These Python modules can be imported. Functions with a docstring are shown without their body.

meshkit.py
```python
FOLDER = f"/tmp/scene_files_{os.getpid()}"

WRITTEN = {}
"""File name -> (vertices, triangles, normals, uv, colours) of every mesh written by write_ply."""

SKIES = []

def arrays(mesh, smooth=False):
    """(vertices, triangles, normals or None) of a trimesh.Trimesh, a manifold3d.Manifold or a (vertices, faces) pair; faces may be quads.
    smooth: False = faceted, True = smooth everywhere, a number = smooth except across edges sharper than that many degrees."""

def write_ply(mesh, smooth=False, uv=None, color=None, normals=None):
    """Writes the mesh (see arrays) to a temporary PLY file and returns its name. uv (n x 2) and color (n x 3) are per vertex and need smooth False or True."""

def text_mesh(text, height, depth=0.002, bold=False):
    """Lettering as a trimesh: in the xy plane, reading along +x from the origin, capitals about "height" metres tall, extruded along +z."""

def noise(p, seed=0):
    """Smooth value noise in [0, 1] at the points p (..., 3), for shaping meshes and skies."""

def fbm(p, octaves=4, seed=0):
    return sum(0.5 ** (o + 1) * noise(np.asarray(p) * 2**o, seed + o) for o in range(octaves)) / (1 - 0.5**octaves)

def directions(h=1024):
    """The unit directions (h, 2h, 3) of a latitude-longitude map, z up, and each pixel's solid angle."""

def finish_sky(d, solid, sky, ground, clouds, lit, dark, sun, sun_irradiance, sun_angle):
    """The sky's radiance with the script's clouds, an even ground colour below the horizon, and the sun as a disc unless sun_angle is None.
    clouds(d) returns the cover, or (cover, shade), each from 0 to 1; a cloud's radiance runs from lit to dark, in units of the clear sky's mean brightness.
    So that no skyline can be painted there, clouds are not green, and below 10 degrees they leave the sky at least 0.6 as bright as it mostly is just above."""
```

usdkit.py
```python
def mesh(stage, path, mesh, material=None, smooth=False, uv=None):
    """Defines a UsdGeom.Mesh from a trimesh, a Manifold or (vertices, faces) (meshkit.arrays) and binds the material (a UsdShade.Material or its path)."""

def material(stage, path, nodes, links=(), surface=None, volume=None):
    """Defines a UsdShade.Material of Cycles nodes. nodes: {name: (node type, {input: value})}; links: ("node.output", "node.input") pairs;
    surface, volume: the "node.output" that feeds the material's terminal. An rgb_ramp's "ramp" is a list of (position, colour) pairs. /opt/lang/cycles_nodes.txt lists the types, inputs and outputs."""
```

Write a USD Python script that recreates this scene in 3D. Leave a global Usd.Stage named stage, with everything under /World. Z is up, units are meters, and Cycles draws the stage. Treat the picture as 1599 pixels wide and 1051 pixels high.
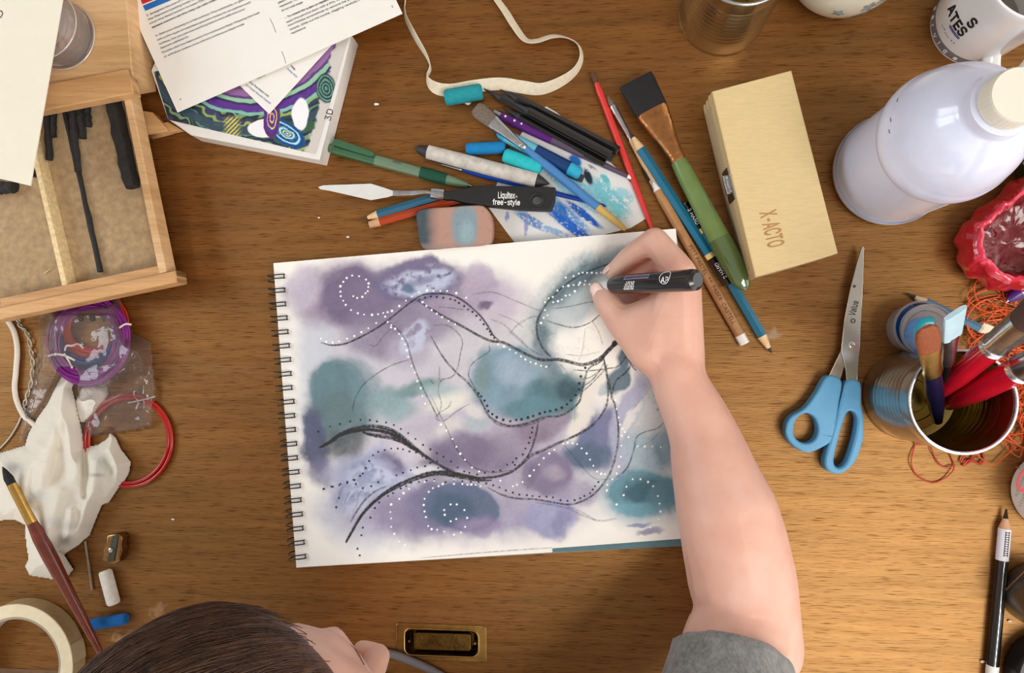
import math, random
import numpy as np, trimesh, manifold3d, usdkit, meshkit
from manifold3d import Manifold, CrossSection
from scipy import ndimage
from scipy.spatial import cKDTree
from pxr import Usd, UsdGeom, UsdLux, UsdShade, Gf, Sdf, Vt

stage = Usd.Stage.CreateInMemory()
UsdGeom.SetStageUpAxis(stage, 'Z'); UsdGeom.SetStageMetersPerUnit(stage, 1.0)
UsdGeom.Xform.Define(stage, '/World'); UsdGeom.Scope.Define(stage, '/World/Looks')
random.seed(7); RNG = np.random.default_rng(7)

# ---------------------------------------------------------------- camera, sky, lights, exposure
W, HH, F, NX, NY, CH = 1599, 1051, 1155.0, 900.0, 552.0, 0.63     # picture, focal length in pixels, pixel under the camera, camera height
EXPOSURE = -0.62
_d = np.array([(NX - W / 2) / F, -(NY - HH / 2) / F, -1.0]); _zb = -_d / np.linalg.norm(_d)
_xb = np.array([1.0, 0, 0]) - _zb[0] * _zb; _xb /= np.linalg.norm(_xb); _yb = np.cross(_zb, _xb)
CM = np.array([_xb, _yb, _zb])                                     # camera vector -> world vector
cam = UsdGeom.Camera.Define(stage, '/World/camera')
m = Gf.Matrix4d(1.0)
for i in range(3):
    m.SetRow(i, Gf.Vec4d(*[float(v) for v in CM[:, i]], 0))
m.SetRow(3, Gf.Vec4d(0, 0, CH, 1))
cam.AddTransformOp().Set(m)
cam.CreateHorizontalApertureAttr(36.0); cam.CreateFocalLengthAttr(36.0 * F / W); cam.CreateClippingRangeAttr((0.02, 100.0))
cam.CreateExposureAttr(EXPOSURE)
sky = UsdLux.DomeLight.Define(stage, '/World/room_light')
sky.CreateColorAttr(Gf.Vec3f(1.0, 0.98, 0.97)); sky.CreateIntensityAttr(1.0)

def rect_light(name, loc, target, w, h, col, power):
    L = UsdLux.RectLight.Define(stage, '/World/' + name)
    L.CreateWidthAttr(w); L.CreateHeightAttr(h); L.CreateColorAttr(Gf.Vec3f(*col)); L.CreateIntensityAttr(power)
    z = np.array(loc, float) - np.array(target, float); z /= np.linalg.norm(z)
    x = np.cross([0, 0, 1.0], z); x /= np.linalg.norm(x); y = np.cross(z, x)
    mm = Gf.Matrix4d(1.0)
    for i, a in enumerate((x, y, z)):
        mm.SetRow(i, Gf.Vec4d(*map(float, a), 0))
    mm.SetRow(3, Gf.Vec4d(*map(float, loc), 1))
    L.AddTransformOp().Set(mm)

for k, dy in enumerate((-0.36, 0.36)):
    rect_light(f'unseen_window_light_{k}', (-1.9, 0.55 + dy, 0.95), (-0.6, 0.3 + dy, 0.1), 0.62, 1.0, (0.82, 0.91, 1.0), 10.5)  # out of view, placed to give cool light from the left
rect_light('unseen_overhead_light', (0.80, -0.72, 1.87), (0.62, -0.54, 0.0), 1.32, 1.32, (1.0, 0.96, 0.91), 15.0)  # out of view overhead, placed for the light and desk sheen on the right

# ---------------------------------------------------------------- helpers
def at(px, py, z=0.0):
    """The point of height z that lies on the photograph's pixel."""
    d = CM @ np.array([(px - W / 2) / F, -(py - HH / 2) / F, -1.0])
    t = (z - CH) / d[2]
    return np.array([d[0] * t, d[1] * t, z])
def pix(p):
    """World points -> pixels (for laying out drawn marks on the page)."""
    q = (np.asarray(p, float) - [0, 0, CH]) @ CM
    return W / 2 + F * q[..., 0] / -q[..., 2], HH / 2 - F * q[..., 1] / -q[..., 2]
def mpp(z=0.0): return (CH - z) / F * 1.0
def lin(c):
    c = np.asarray(c, float) / 255
    return np.where(c <= 0.04045, c / 12.92, ((c + 0.055) / 1.055) ** 2.4)

LOC, USED, MATS = {}, {}, {}
def numbered(parent, name):
    k = USED.get((parent, name), 0); USED[(parent, name)] = k + 1
    return f'{parent}/{name}' + (f'_{k:03d}' if k else '')
def keys(prim, label=None, cat=None, group=None, kind=None):
    for k, v in (('label', label), ('category', cat), ('group', group), ('kind', kind)):
        if v: prim.SetCustomDataByKey(k, v)
def thing(name, label, cat, loc, group=None, kind=None):
    p = numbered('/World', name); x = UsdGeom.Xform.Define(stage, p)
    x.AddTranslateOp().Set(Gf.Vec3d(*map(float, loc))); LOC[p] = np.asarray(loc, float)
    keys(x.GetPrim(), label, cat, group, kind); return p
def join(ms):
    out_v, out_f, n = [], [], 0
    for q in ms:
        v, f, _ = meshkit.arrays(q); out_v.append(v); out_f.append(f + n); n += len(v)
    return np.vstack(out_v), np.vstack(out_f)
def obj(name, ms, mat, parent='/World', smooth=35, label=None, cat=None, group=None, kind=None, color=None):
    """One Mesh prim from world-space meshes; moved into its thing's frame."""
    if isinstance(ms, list): ms = join(ms) if len(ms) > 1 else ms[0]
    v, f, n = meshkit.arrays(ms, smooth if color is None else (True if smooth else False))
    p = numbered(parent, name); base = '/'.join(p.split('/')[:3])
    if parent == '/World' and cat is not None:
        off = np.array([v[:, 0].mean(), v[:, 1].mean(), v[:, 2].min()])
    else:
        off = LOC.get(base, np.zeros(3))
    g = UsdGeom.Mesh.Define(stage, p)
    g.CreatePointsAttr(Vt.Vec3fArray.FromNumpy((v - off).astype(np.float32)))
    g.CreateFaceVertexCountsAttr(Vt.IntArray.FromNumpy(np.full(len(f), 3, np.int32)))
    g.CreateFaceVertexIndicesAttr(Vt.IntArray.FromNumpy(f.astype(np.int32).ravel()))
    g.CreateSubdivisionSchemeAttr('none')
    if n is not None:
        g.CreateNormalsAttr(Vt.Vec3fArray.FromNumpy(n.astype(np.float32))); g.SetNormalsInterpolation('vertex')
    if color is not None:
        UsdGeom.PrimvarsAPI(g).CreatePrimvar('paint', Sdf.ValueTypeNames.Color3fArray, 'vertex').Set(Vt.Vec3fArray.FromNumpy(np.asarray(color, np.float32)))
    if parent == '/World' and cat is not None:
        g.AddTranslateOp().Set(Gf.Vec3d(*map(float, off))); LOC[p] = off
    UsdShade.MaterialBindingAPI.Apply(g.GetPrim()).Bind(mat)
    keys(g.GetPrim(), label, cat, group, kind)
    return p

def mat(name, rgb, rough=0.5, metal=0.0, var=0.12, scale=60.0, bump=0.0, bscale=400.0, stretch=None, **kw):
    if name in MATS: return MATS[name]
    c = lin(rgb)
    nodes = {'p': ('principled_bsdf', {'roughness': rough, 'metallic': metal, **kw}), 'g': ('geometry', {})}
    links = []
    src = 'g.position'
    if stretch:
        nodes['mp'] = ('mapping', {'rotation': (0, 0, stretch[0]), 'scale': stretch[1]}); links.append((src, 'mp.vector')); src = 'mp.vector'
    if var:
        nodes['n'] = ('noise_texture', {'scale': scale, 'detail': 4.0, 'roughness': 0.6})
        nodes['r'] = ('rgb_ramp', {'ramp': [(0.3, tuple(c * (1 - var))), (0.7, tuple(np.minimum(c * (1 + var), 1)))]})
        links += [(src, 'n.vector'), ('n.fac', 'r.fac'), ('r.color', 'p.base_color')]
    else:
        nodes['p'][1]['base_color'] = tuple(c)
    if bump:
        nodes['bn'] = ('noise_texture', {'scale': bscale, 'detail': 3.0})
        nodes['b'] = ('bump', {'strength': 0.6, 'distance': bump})
        links += [(src, 'bn.vector'), ('bn.fac', 'b.height'), ('b.normal', 'p.normal')]
    MATS[name] = usdkit.material(stage, '/World/Looks/' + name, nodes, links, surface='p.BSDF')
    return MATS[name]
def paint_mat(name, rough=0.8, bump=0.0, bscale=900.0, **kw):
    nodes = {'a': ('attribute', {'attribute': 'paint'}), 'p': ('principled_bsdf', {'roughness': rough, **kw}), 'g': ('geometry', {})}
    links = [('a.color', 'p.base_color')]
    if bump:
        nodes['bn'] = ('noise_texture', {'scale': bscale, 'detail': 3.0}); nodes['b'] = ('bump', {'strength': 0.5, 'distance': bump})
        links += [('g.position', 'bn.vector'), ('bn.fac', 'b.height'), ('b.normal', 'p.normal')]
    MATS[name] = usdkit.material(stage, '/World/Looks/' + name, nodes, links, surface='p.BSDF')
    return MATS[name]
def clear_mat(name, tint, gloss=0.08, rough=0.08, milk=0.0, milk_rgb=(220, 215, 210), bump=0.0, bscale=120.0):
    """Thin plastic or thin glass: light passes, the surface shines, and some of it is milky."""
    nodes = {'t': ('transparent_bsdf', {'color': tuple(lin(tint))}), 'gl': ('glossy_bsdf', {'color': (1, 1, 1), 'roughness': rough}),
             'f': ('fresnel', {'IOR': 1.5}), 'fm': ('math', {'math_type': 'multiply_add', 'value2': 0.8, 'value3': gloss * 0.3, 'use_clamp': True}),
             'd': ('diffuse_bsdf', {'color': tuple(lin(milk_rgb))}), 'm1': ('mix_closure', {'fac': milk}), 'm2': ('mix_closure', {}), 'g': ('geometry', {})}
    links = [('t.BSDF', 'm1.closure1'), ('d.BSDF', 'm1.closure2'), ('f.fac', 'fm.value1'), ('fm.value', 'm2.fac'), ('m1.closure', 'm2.closure1'), ('gl.BSDF', 'm2.closure2')]
    if bump:
        nodes['bn'] = ('noise_texture', {'scale': bscale, 'detail': 2.0}); nodes['b'] = ('bump', {'strength': 0.7, 'distance': bump})
        links += [('g.position', 'bn.vector'), ('bn.fac', 'b.height'), ('b.normal', 'gl.normal')]
    MATS[name] = usdkit.material(stage, '/World/Looks/' + name, nodes, links, surface='m2.closure')
    return MATS[name]

def spline(pts, n, closed=False):
    """Catmull-Rom through the points."""
    p = np.asarray(pts, float); k = len(p)
    if closed: p = np.vstack([p[-1], p, p[:2]])
    else: p = np.vstack([2 * p[0] - p[1], p, 2 * p[-1] - p[-2]])
    segs = k if closed else k - 1
    t = np.linspace(0, segs, n, endpoint=not closed); i = np.minimum(t.astype(int), segs - 1); u = (t - i)[:, None]
    a, b, c, d = p[i], p[i + 1], p[i + 2], p[i + 3]
    return 0.5 * ((2 * b) + (-a + c) * u + (2 * a - 5 * b + 4 * c - d) * u ** 2 + (-a + 3 * b - 3 * c + d) * u ** 3)
def sweep(pts, ra, rb=None, n=12, power=2.0, closed=False, up=(0, 0, 1.0), twist=None, phase=0.0):
    """Solid along a path; ra is the half width sideways, rb the half height."""
    p = np.asarray(pts, float); k = len(p)
    ra = np.broadcast_to(np.asarray(ra, float), (k,)); rb = ra if rb is None else np.broadcast_to(np.asarray(rb, float), (k,))
    t = (np.roll(p, -1, 0) - np.roll(p, 1, 0)) if closed else np.gradient(p, axis=0)
    t /= np.linalg.norm(t, axis=1, keepdims=True) + 1e-12
    up = np.broadcast_to(np.asarray(up, float), (k, 3))
    s = np.cross(up, t); L = np.linalg.norm(s, axis=1, keepdims=True)
    s = np.where(L < 0.05, np.cross([0.31, 0.95, 0.0], t), s); s /= np.linalg.norm(s, axis=1, keepdims=True) + 1e-12
    h = np.cross(t, s)
    if twist is not None:
        a = np.broadcast_to(np.asarray(twist, float), (k,))[:, None]
        s, h = s * np.cos(a) + h * np.sin(a), h * np.cos(a) - s * np.sin(a)
    th = np.arange(n) * 2 * np.pi / n + phase
    cx, cy = np.cos(th), np.sin(th)
    cx, cy = np.sign(cx) * np.abs(cx) ** (2 / power), np.sign(cy) * np.abs(cy) ** (2 / power)
    v = (p[:, None] + s[:, None] * (ra[:, None] * cx)[..., None] + h[:, None] * (rb[:, None] * cy)[..., None]).reshape(-1, 3)
    rows = k if closed else k - 1
    i, j = np.meshgrid(np.arange(rows), np.arange(n), indexing='ij')
    i2 = (i + 1) % k; j2 = (j + 1) % n
    q = np.stack([i * n + j, i * n + j2, i2 * n + j2, i2 * n + j], -1).reshape(-1, 4)
    f = np.vstack([q[:, [0, 1, 2]], q[:, [0, 2, 3]]])
    if not closed:
        v = np.vstack([v, p[0], p[-1]]); a = np.arange(n); b = (a + 1) % n; e = (k - 1) * n
        f = np.vstack([f, np.stack([np.full(n, k * n), b, a], 1), np.stack([np.full(n, k * n + 1), e + a, e + b], 1)])
    return v, f
def rod(a, b, prof, n=14, power=2.0, up=(0, 0, 1.0), phase=0.0):
    """prof: (t from 0 at a to 1 at b, half width[, half height])."""
    a, b = np.asarray(a, float), np.asarray(b, float)
    pr = np.array([(q[0], q[1], q[2] if len(q) > 2 else q[1]) for q in prof], float)
    pts = a + (b - a) * pr[:, :1]
    t = (b - a) / np.linalg.norm(b - a)
    k = len(pts)
    u = np.asarray(up, float); s = np.cross(u, t)
    if np.linalg.norm(s) < 0.05: s = np.cross([0.31, 0.95, 0], t)
    s /= np.linalg.norm(s); h = np.cross(t, s)
    th = np.arange(n) * 2 * np.pi / n + phase
    cx, cy = np.cos(th), np.sin(th); cx, cy = np.sign(cx) * np.abs(cx) ** (2 / power), np.sign(cy) * np.abs(cy) ** (2 / power)
    v = (pts[:, None] + s * (pr[:, 1][:, None] * cx)[..., None] + h * (pr[:, 2][:, None] * cy)[..., None]).reshape(-1, 3)
    i, j = np.meshgrid(np.arange(k - 1), np.arange(n), indexing='ij'); j2 = (j + 1) % n
    q = np.stack([i * n + j, i * n + j2, (i + 1) * n + j2, (i + 1) * n + j], -1).reshape(-1, 4)
    f = np.vstack([q[:, [0, 1, 2]], q[:, [0, 2, 3]]])
    v = np.vstack([v, pts[0], pts[-1]]); x = np.arange(n); y = (x + 1) % n; e = (k - 1) * n
    f = np.vstack([f, np.stack([np.full(n, k * n), y, x], 1), np.stack([np.full(n, k * n + 1), e + x, e + y], 1)])
    return v, f
def lathe(prof, c, n=48, rfun=None):
    """prof: (radius, height) from the inside bottom or axis outwards; closed at the axis when the radius is 0."""
    pr = np.asarray(prof, float); k = len(pr); th = np.arange(n) * 2 * np.pi / n
    rr = np.ones((k, n)) if rfun is None else rfun(th[None, :], pr[:, 1][:, None], pr[:, 0][:, None])
    v = np.stack([pr[:, :1] * rr * np.cos(th), pr[:, :1] * rr * np.sin(th), np.repeat(pr[:, 1:], n, 1)], -1).reshape(-1, 3) + np.asarray(c, float)
    i, j = np.meshgrid(np.arange(k - 1), np.arange(n), indexing='ij'); j2 = (j + 1) % n
    q = np.stack([i * n + j, i * n + j2, (i + 1) * n + j2, (i + 1) * n + j], -1).reshape(-1, 4)
    return v, np.vstack([q[:, [0, 1, 2]], q[:, [0, 2, 3]]])
def prism(poly, z0, z1, holes=(), bevel=0.0, steps=3, tilt=None):
    """A polygon (world xy) extruded from z0 to z1, its rims rounded by bevel."""
    rings = [np.asarray(poly, float)[:, :2]] + [np.asarray(h, float)[:, :2] for h in holes]
    def area(r): return 0.5 * np.sum(r[:, 0] * np.roll(r[:, 1], -1) - np.roll(r[:, 0], -1) * r[:, 1])
    rings = [r if (area(r) > 0) == (i == 0) else r[::-1] for i, r in enumerate(rings)]
    def inset(r, d):
        e = np.roll(r, -1, 0) - r; e /= np.linalg.norm(e, axis=1, keepdims=True) + 1e-12
        nrm = np.stack([e[:, 1], -e[:, 0]], 1); m_ = nrm + np.roll(nrm, 1, 0)
        m_ /= np.maximum((m_ * nrm).sum(1, keepdims=True), 0.35)
        return r - m_ * d
    lv = []
    if bevel > 0:
        a = np.linspace(0, np.pi / 2, steps + 1)
        lv = [(bevel * (1 - np.sin(x)), z0 + bevel * (1 - np.cos(x))) for x in a] + [(bevel * (1 - np.cos(x)), z1 - bevel * (1 - np.sin(x))) for x in a]
    else: lv = [(0, z0), (0, z1)]
    V, Fc, n = [], [], 0
    tot = sum(len(r) for r in rings)
    for d, z in lv:
        for r in rings: V.append(np.column_stack([inset(r, d) if d else r, np.full(len(r), z)]))
    for L in range(len(lv) - 1):
        o = 0
        for r in rings:
            k = len(r); a = np.arange(k); b = (a + 1) % k; A, B = L * tot + o, (L + 1) * tot + o
            Fc += [np.stack([A + a, A + b, B + b], 1), np.stack([A + a, B + b, B + a], 1)]; o += k
    V = np.vstack(V)
    top = [np.ascontiguousarray(inset(r, lv[-1][0]) if lv[-1][0] else r) for r in rings]
    tri = np.asarray(manifold3d.triangulate(top)); L = len(V)
    V = np.vstack([V, V[(len(lv) - 1) * tot:], V[:tot]])                 # the caps have corners of their own, so that they shade flat
    Fc += [tri + L, tri[:, ::-1] + L + tot]
    return V, np.vstack(Fc)
def ppoly(pts, z): return np.array([at(x, y, z)[:2] for x, y in pts])
def smooth_poly(pts, n): return spline(pts, n, closed=True)
def rounded(pts, r, z, n=0):
    from shapely.geometry import Polygon
    g = Polygon(ppoly(pts, z)).buffer(-r).buffer(r, quad_segs=6).simplify(.00004); return np.array(g.exterior.coords)[:-1]
def circ(c, r, n=40, a0=0.0): t = np.arange(n) * 2 * np.pi / n + a0; return np.column_stack([c[0] + r * np.cos(t), c[1] + r * np.sin(t)])
def hexa(c8, thick_up):
    """A box from 4 bottom and 4 top corners."""
    v = np.asarray(c8, float)
    return v, np.array([[0, 2, 1], [0, 3, 2], [4, 5, 6], [4, 6, 7]] + [x for i in range(4) for x in ([i, (i + 1) % 4, 4 + (i + 1) % 4], [i, 4 + (i + 1) % 4, 4 + i])])
def quadbox(pxs, z0, z1, bevel=0.0006, ztop=None):
    """Box whose TOP corners fall on the four pixels."""
    return prism(ppoly(pxs, z1 if ztop is None else ztop), z0, z1, bevel=bevel)
def fixn(vf):
    t = trimesh.Trimesh(vf[0], vf[1], process=False); 
    if t.volume < 0: t.invert()
    return np.array(t.vertices), np.array(t.faces)
def text(s, p0, p1, height, z, depth=0.00015, bold=False, fit=False):
    """Lettering lying flat at height z, from pixel p0 towards pixel p1; with fit, the line is as long as p0 to p1."""
    t = meshkit.text_mesh(s, height, depth, bold); v = np.array(t.vertices)
    a, b = at(*p0, z), at(*p1, z); x = (b - a) / np.linalg.norm(b - a); y = np.array([-x[1], x[0], 0])
    if fit: v[:, 0] *= np.linalg.norm(b - a) / max(v[:, 0].max(), 1e-6)
    return a + v[:, :1] * x + v[:, 1:2] * y + v[:, 2:] * [0, 0, 1], np.array(t.faces)
def wrap_text(s, c, R, th0, z0, height, depth=0.0004, bold=False, squeeze=1.0):
    t = meshkit.text_mesh(s, height, depth, bold); 
    t = t.subdivide_to_size(height * 0.7) if hasattr(t, 'subdivide_to_size') else t
    v = np.array(t.vertices); a = th0 + v[:, 0] * squeeze / R; r = R + v[:, 2]
    return np.column_stack([c[0] + r * np.cos(a), c[1] + r * np.sin(a), c[2] + z0 + v[:, 1]]), np.array(t.faces)
def on_rod(s, a, b, t0, r, height, depth=0.0002, bold=False, roll=0.0, flip=False):
    """Lettering along the upper side of a rod from a to b, starting at t0."""
    a, b = np.asarray(a, float), np.asarray(b, float)
    t = meshkit.text_mesh(s, height, depth, bold); v = np.array(t.vertices)
    x = (b - a) / np.linalg.norm(b - a); sd = np.cross([0, 0, 1.0], x); sd /= np.linalg.norm(sd); h = np.cross(x, sd)
    o = a + (b - a) * t0
    ang = (v[:, 1] - height / 2) / r + roll
    rr = r + v[:, 2]
    return o + v[:, :1] * x + (np.sin(ang) * rr)[:, None] * sd + (np.cos(ang) * rr)[:, None] * h, np.array(t.faces)
def stick(th, a, b, segs):
    """The parts of a pencil, pen or brush along one axis. segs: (part name, material, profile[, sides[, power]])."""
    out = []
    for s in segs:
        n = s[3] if len(s) > 3 else 14; pw = s[4] if len(s) > 4 else 2.0
        out.append(obj(s[0], fixn(rod(a, b, s[2], n, pw, phase=math.pi / n if n in (4, 6) else 0)), s[1], th, smooth=30))
    return out
# value noise on arrays of coordinates
def vnoise(x, y, period, seed):
    r = np.random.default_rng(seed); g = r.random((67, 67))
    return ndimage.map_coordinates(g, [(np.asarray(y) / period) % 64 + 1, (np.asarray(x) / period) % 64 + 1], order=1, mode='nearest')
def fbm2(x, y, period, seed, octs=4, gain=0.55):
    s = 0; a = 1; tot = 0
    for o in range(octs):
        s = s + a * vnoise(x + 13.7 * o, y + 7.3 * o, period / 2 ** o, seed + o); tot += a; a *= gain
    return s / tot
def sstep(a, b, x): t = np.clip((x - a) / (b - a), 0, 1); return t * t * (3 - 2 * t)
def grid_mesh(nu, nv, fn):
    """Open quad grid; fn(u, v) -> points."""
    u, v = np.meshgrid(np.linspace(0, 1, nu), np.linspace(0, 1, nv)); p = fn(u, v).reshape(-1, 3)
    i, j = np.meshgrid(np.arange(nv - 1), np.arange(nu - 1), indexing='ij')
    q = np.stack([i * nu + j, i * nu + j + 1, (i + 1) * nu + j + 1, (i + 1) * nu + j], -1).reshape(-1, 4)
    return p, np.vstack([q[:, [0, 1, 2]], q[:, [0, 2, 3]]])
def bilin(q):
    q = [np.asarray(x, float) for x in q]
    return lambda u, v: (q[0] * ((1 - u) * (1 - v))[..., None] + q[1] * (u * (1 - v))[..., None] + q[2] * (u * v)[..., None] + q[3] * ((1 - u) * v)[..., None])
def inside(poly, x, y):
    poly = np.asarray(poly, float); r = np.zeros(np.shape(x), bool)
    for (x0, y0), (x1, y1) in zip(poly, np.roll(poly, -1, 0)):
        c = (y0 > y) != (y1 > y)
        with np.errstate(divide='ignore', invalid='ignore'): r ^= c & (x < (x1 - x0) * (y - y0) / (y1 - y0 + 1e-12) + x0)
    return r
def edge_dist(poly, x, y):
    p = np.asarray(poly, float); s = []
    for a, b in zip(p, np.roll(p, -1, 0)):
        L = max(int(np.hypot(*(b - a)) * 2), 1); s.append(a + (b - a) * np.linspace(0, 1, L, endpoint=False)[:, None])
    return cKDTree(np.vstack(s)).query(np.column_stack([np.ravel(x), np.ravel(y)]))[0].reshape(np.shape(x))
def relief(poly, hfun, step=1.5, base=0.0):
    """A lumpy sheet over a pixel polygon: top surface heights from hfun(x, y, distance to the edge), flat underneath."""
    poly = np.asarray(poly, float); lo, hi = poly.min(0) - step, poly.max(0) + step
    xs, ys = np.arange(lo[0], hi[0] + step, step), np.arange(lo[1], hi[1] + step, step)
    X, Y = np.meshgrid(xs, ys); ins = inside(poly, X, Y)
    D = edge_dist(poly, X, Y) * np.where(ins, 1, -1)
    keep = D > -step * 0.7
    Z = base + np.maximum(hfun(X, Y, np.maximum(D, 0)), 0.0003)
    d = np.stack([(X - W / 2) / F, -(Y - HH / 2) / F, -np.ones_like(X)], -1) @ CM.T
    def pts(z): t = (z - CH) / d[..., 2]; return np.stack([d[..., 0] * t, d[..., 1] * t, z], -1)
    top = pts(Z); bot = pts(Z) * [1, 1, 0] + [0, 0, base]
    idx = np.full(X.shape, -1); idx[keep] = np.arange(keep.sum()); n = keep.sum()
    q = np.stack([idx[:-1, :-1], idx[1:, :-1], idx[1:, 1:], idx[:-1, 1:]], -1).reshape(-1, 4); q = q[(q >= 0).all(1)]
    tf = np.vstack([q[:, [0, 1, 2]], q[:, [0, 2, 3]]])
    e = np.vstack([tf[:, [0, 1]], tf[:, [1, 2]], tf[:, [2, 0]]]); 
    code = e[:, 0] * (n + 1) + e[:, 1]; rev = e[:, 1] * (n + 1) + e[:, 0]
    b = e[~np.isin(code, rev)]
    side = np.vstack([np.stack([b[:, 1], b[:, 0], b[:, 0] + n], 1), np.stack([b[:, 1], b[:, 0] + n, b[:, 1] + n], 1)])
    return np.vstack([top[keep], bot[keep]]), np.vstack([tf, tf[:, ::-1] + n, side]), (X[keep], Y[keep])

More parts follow.
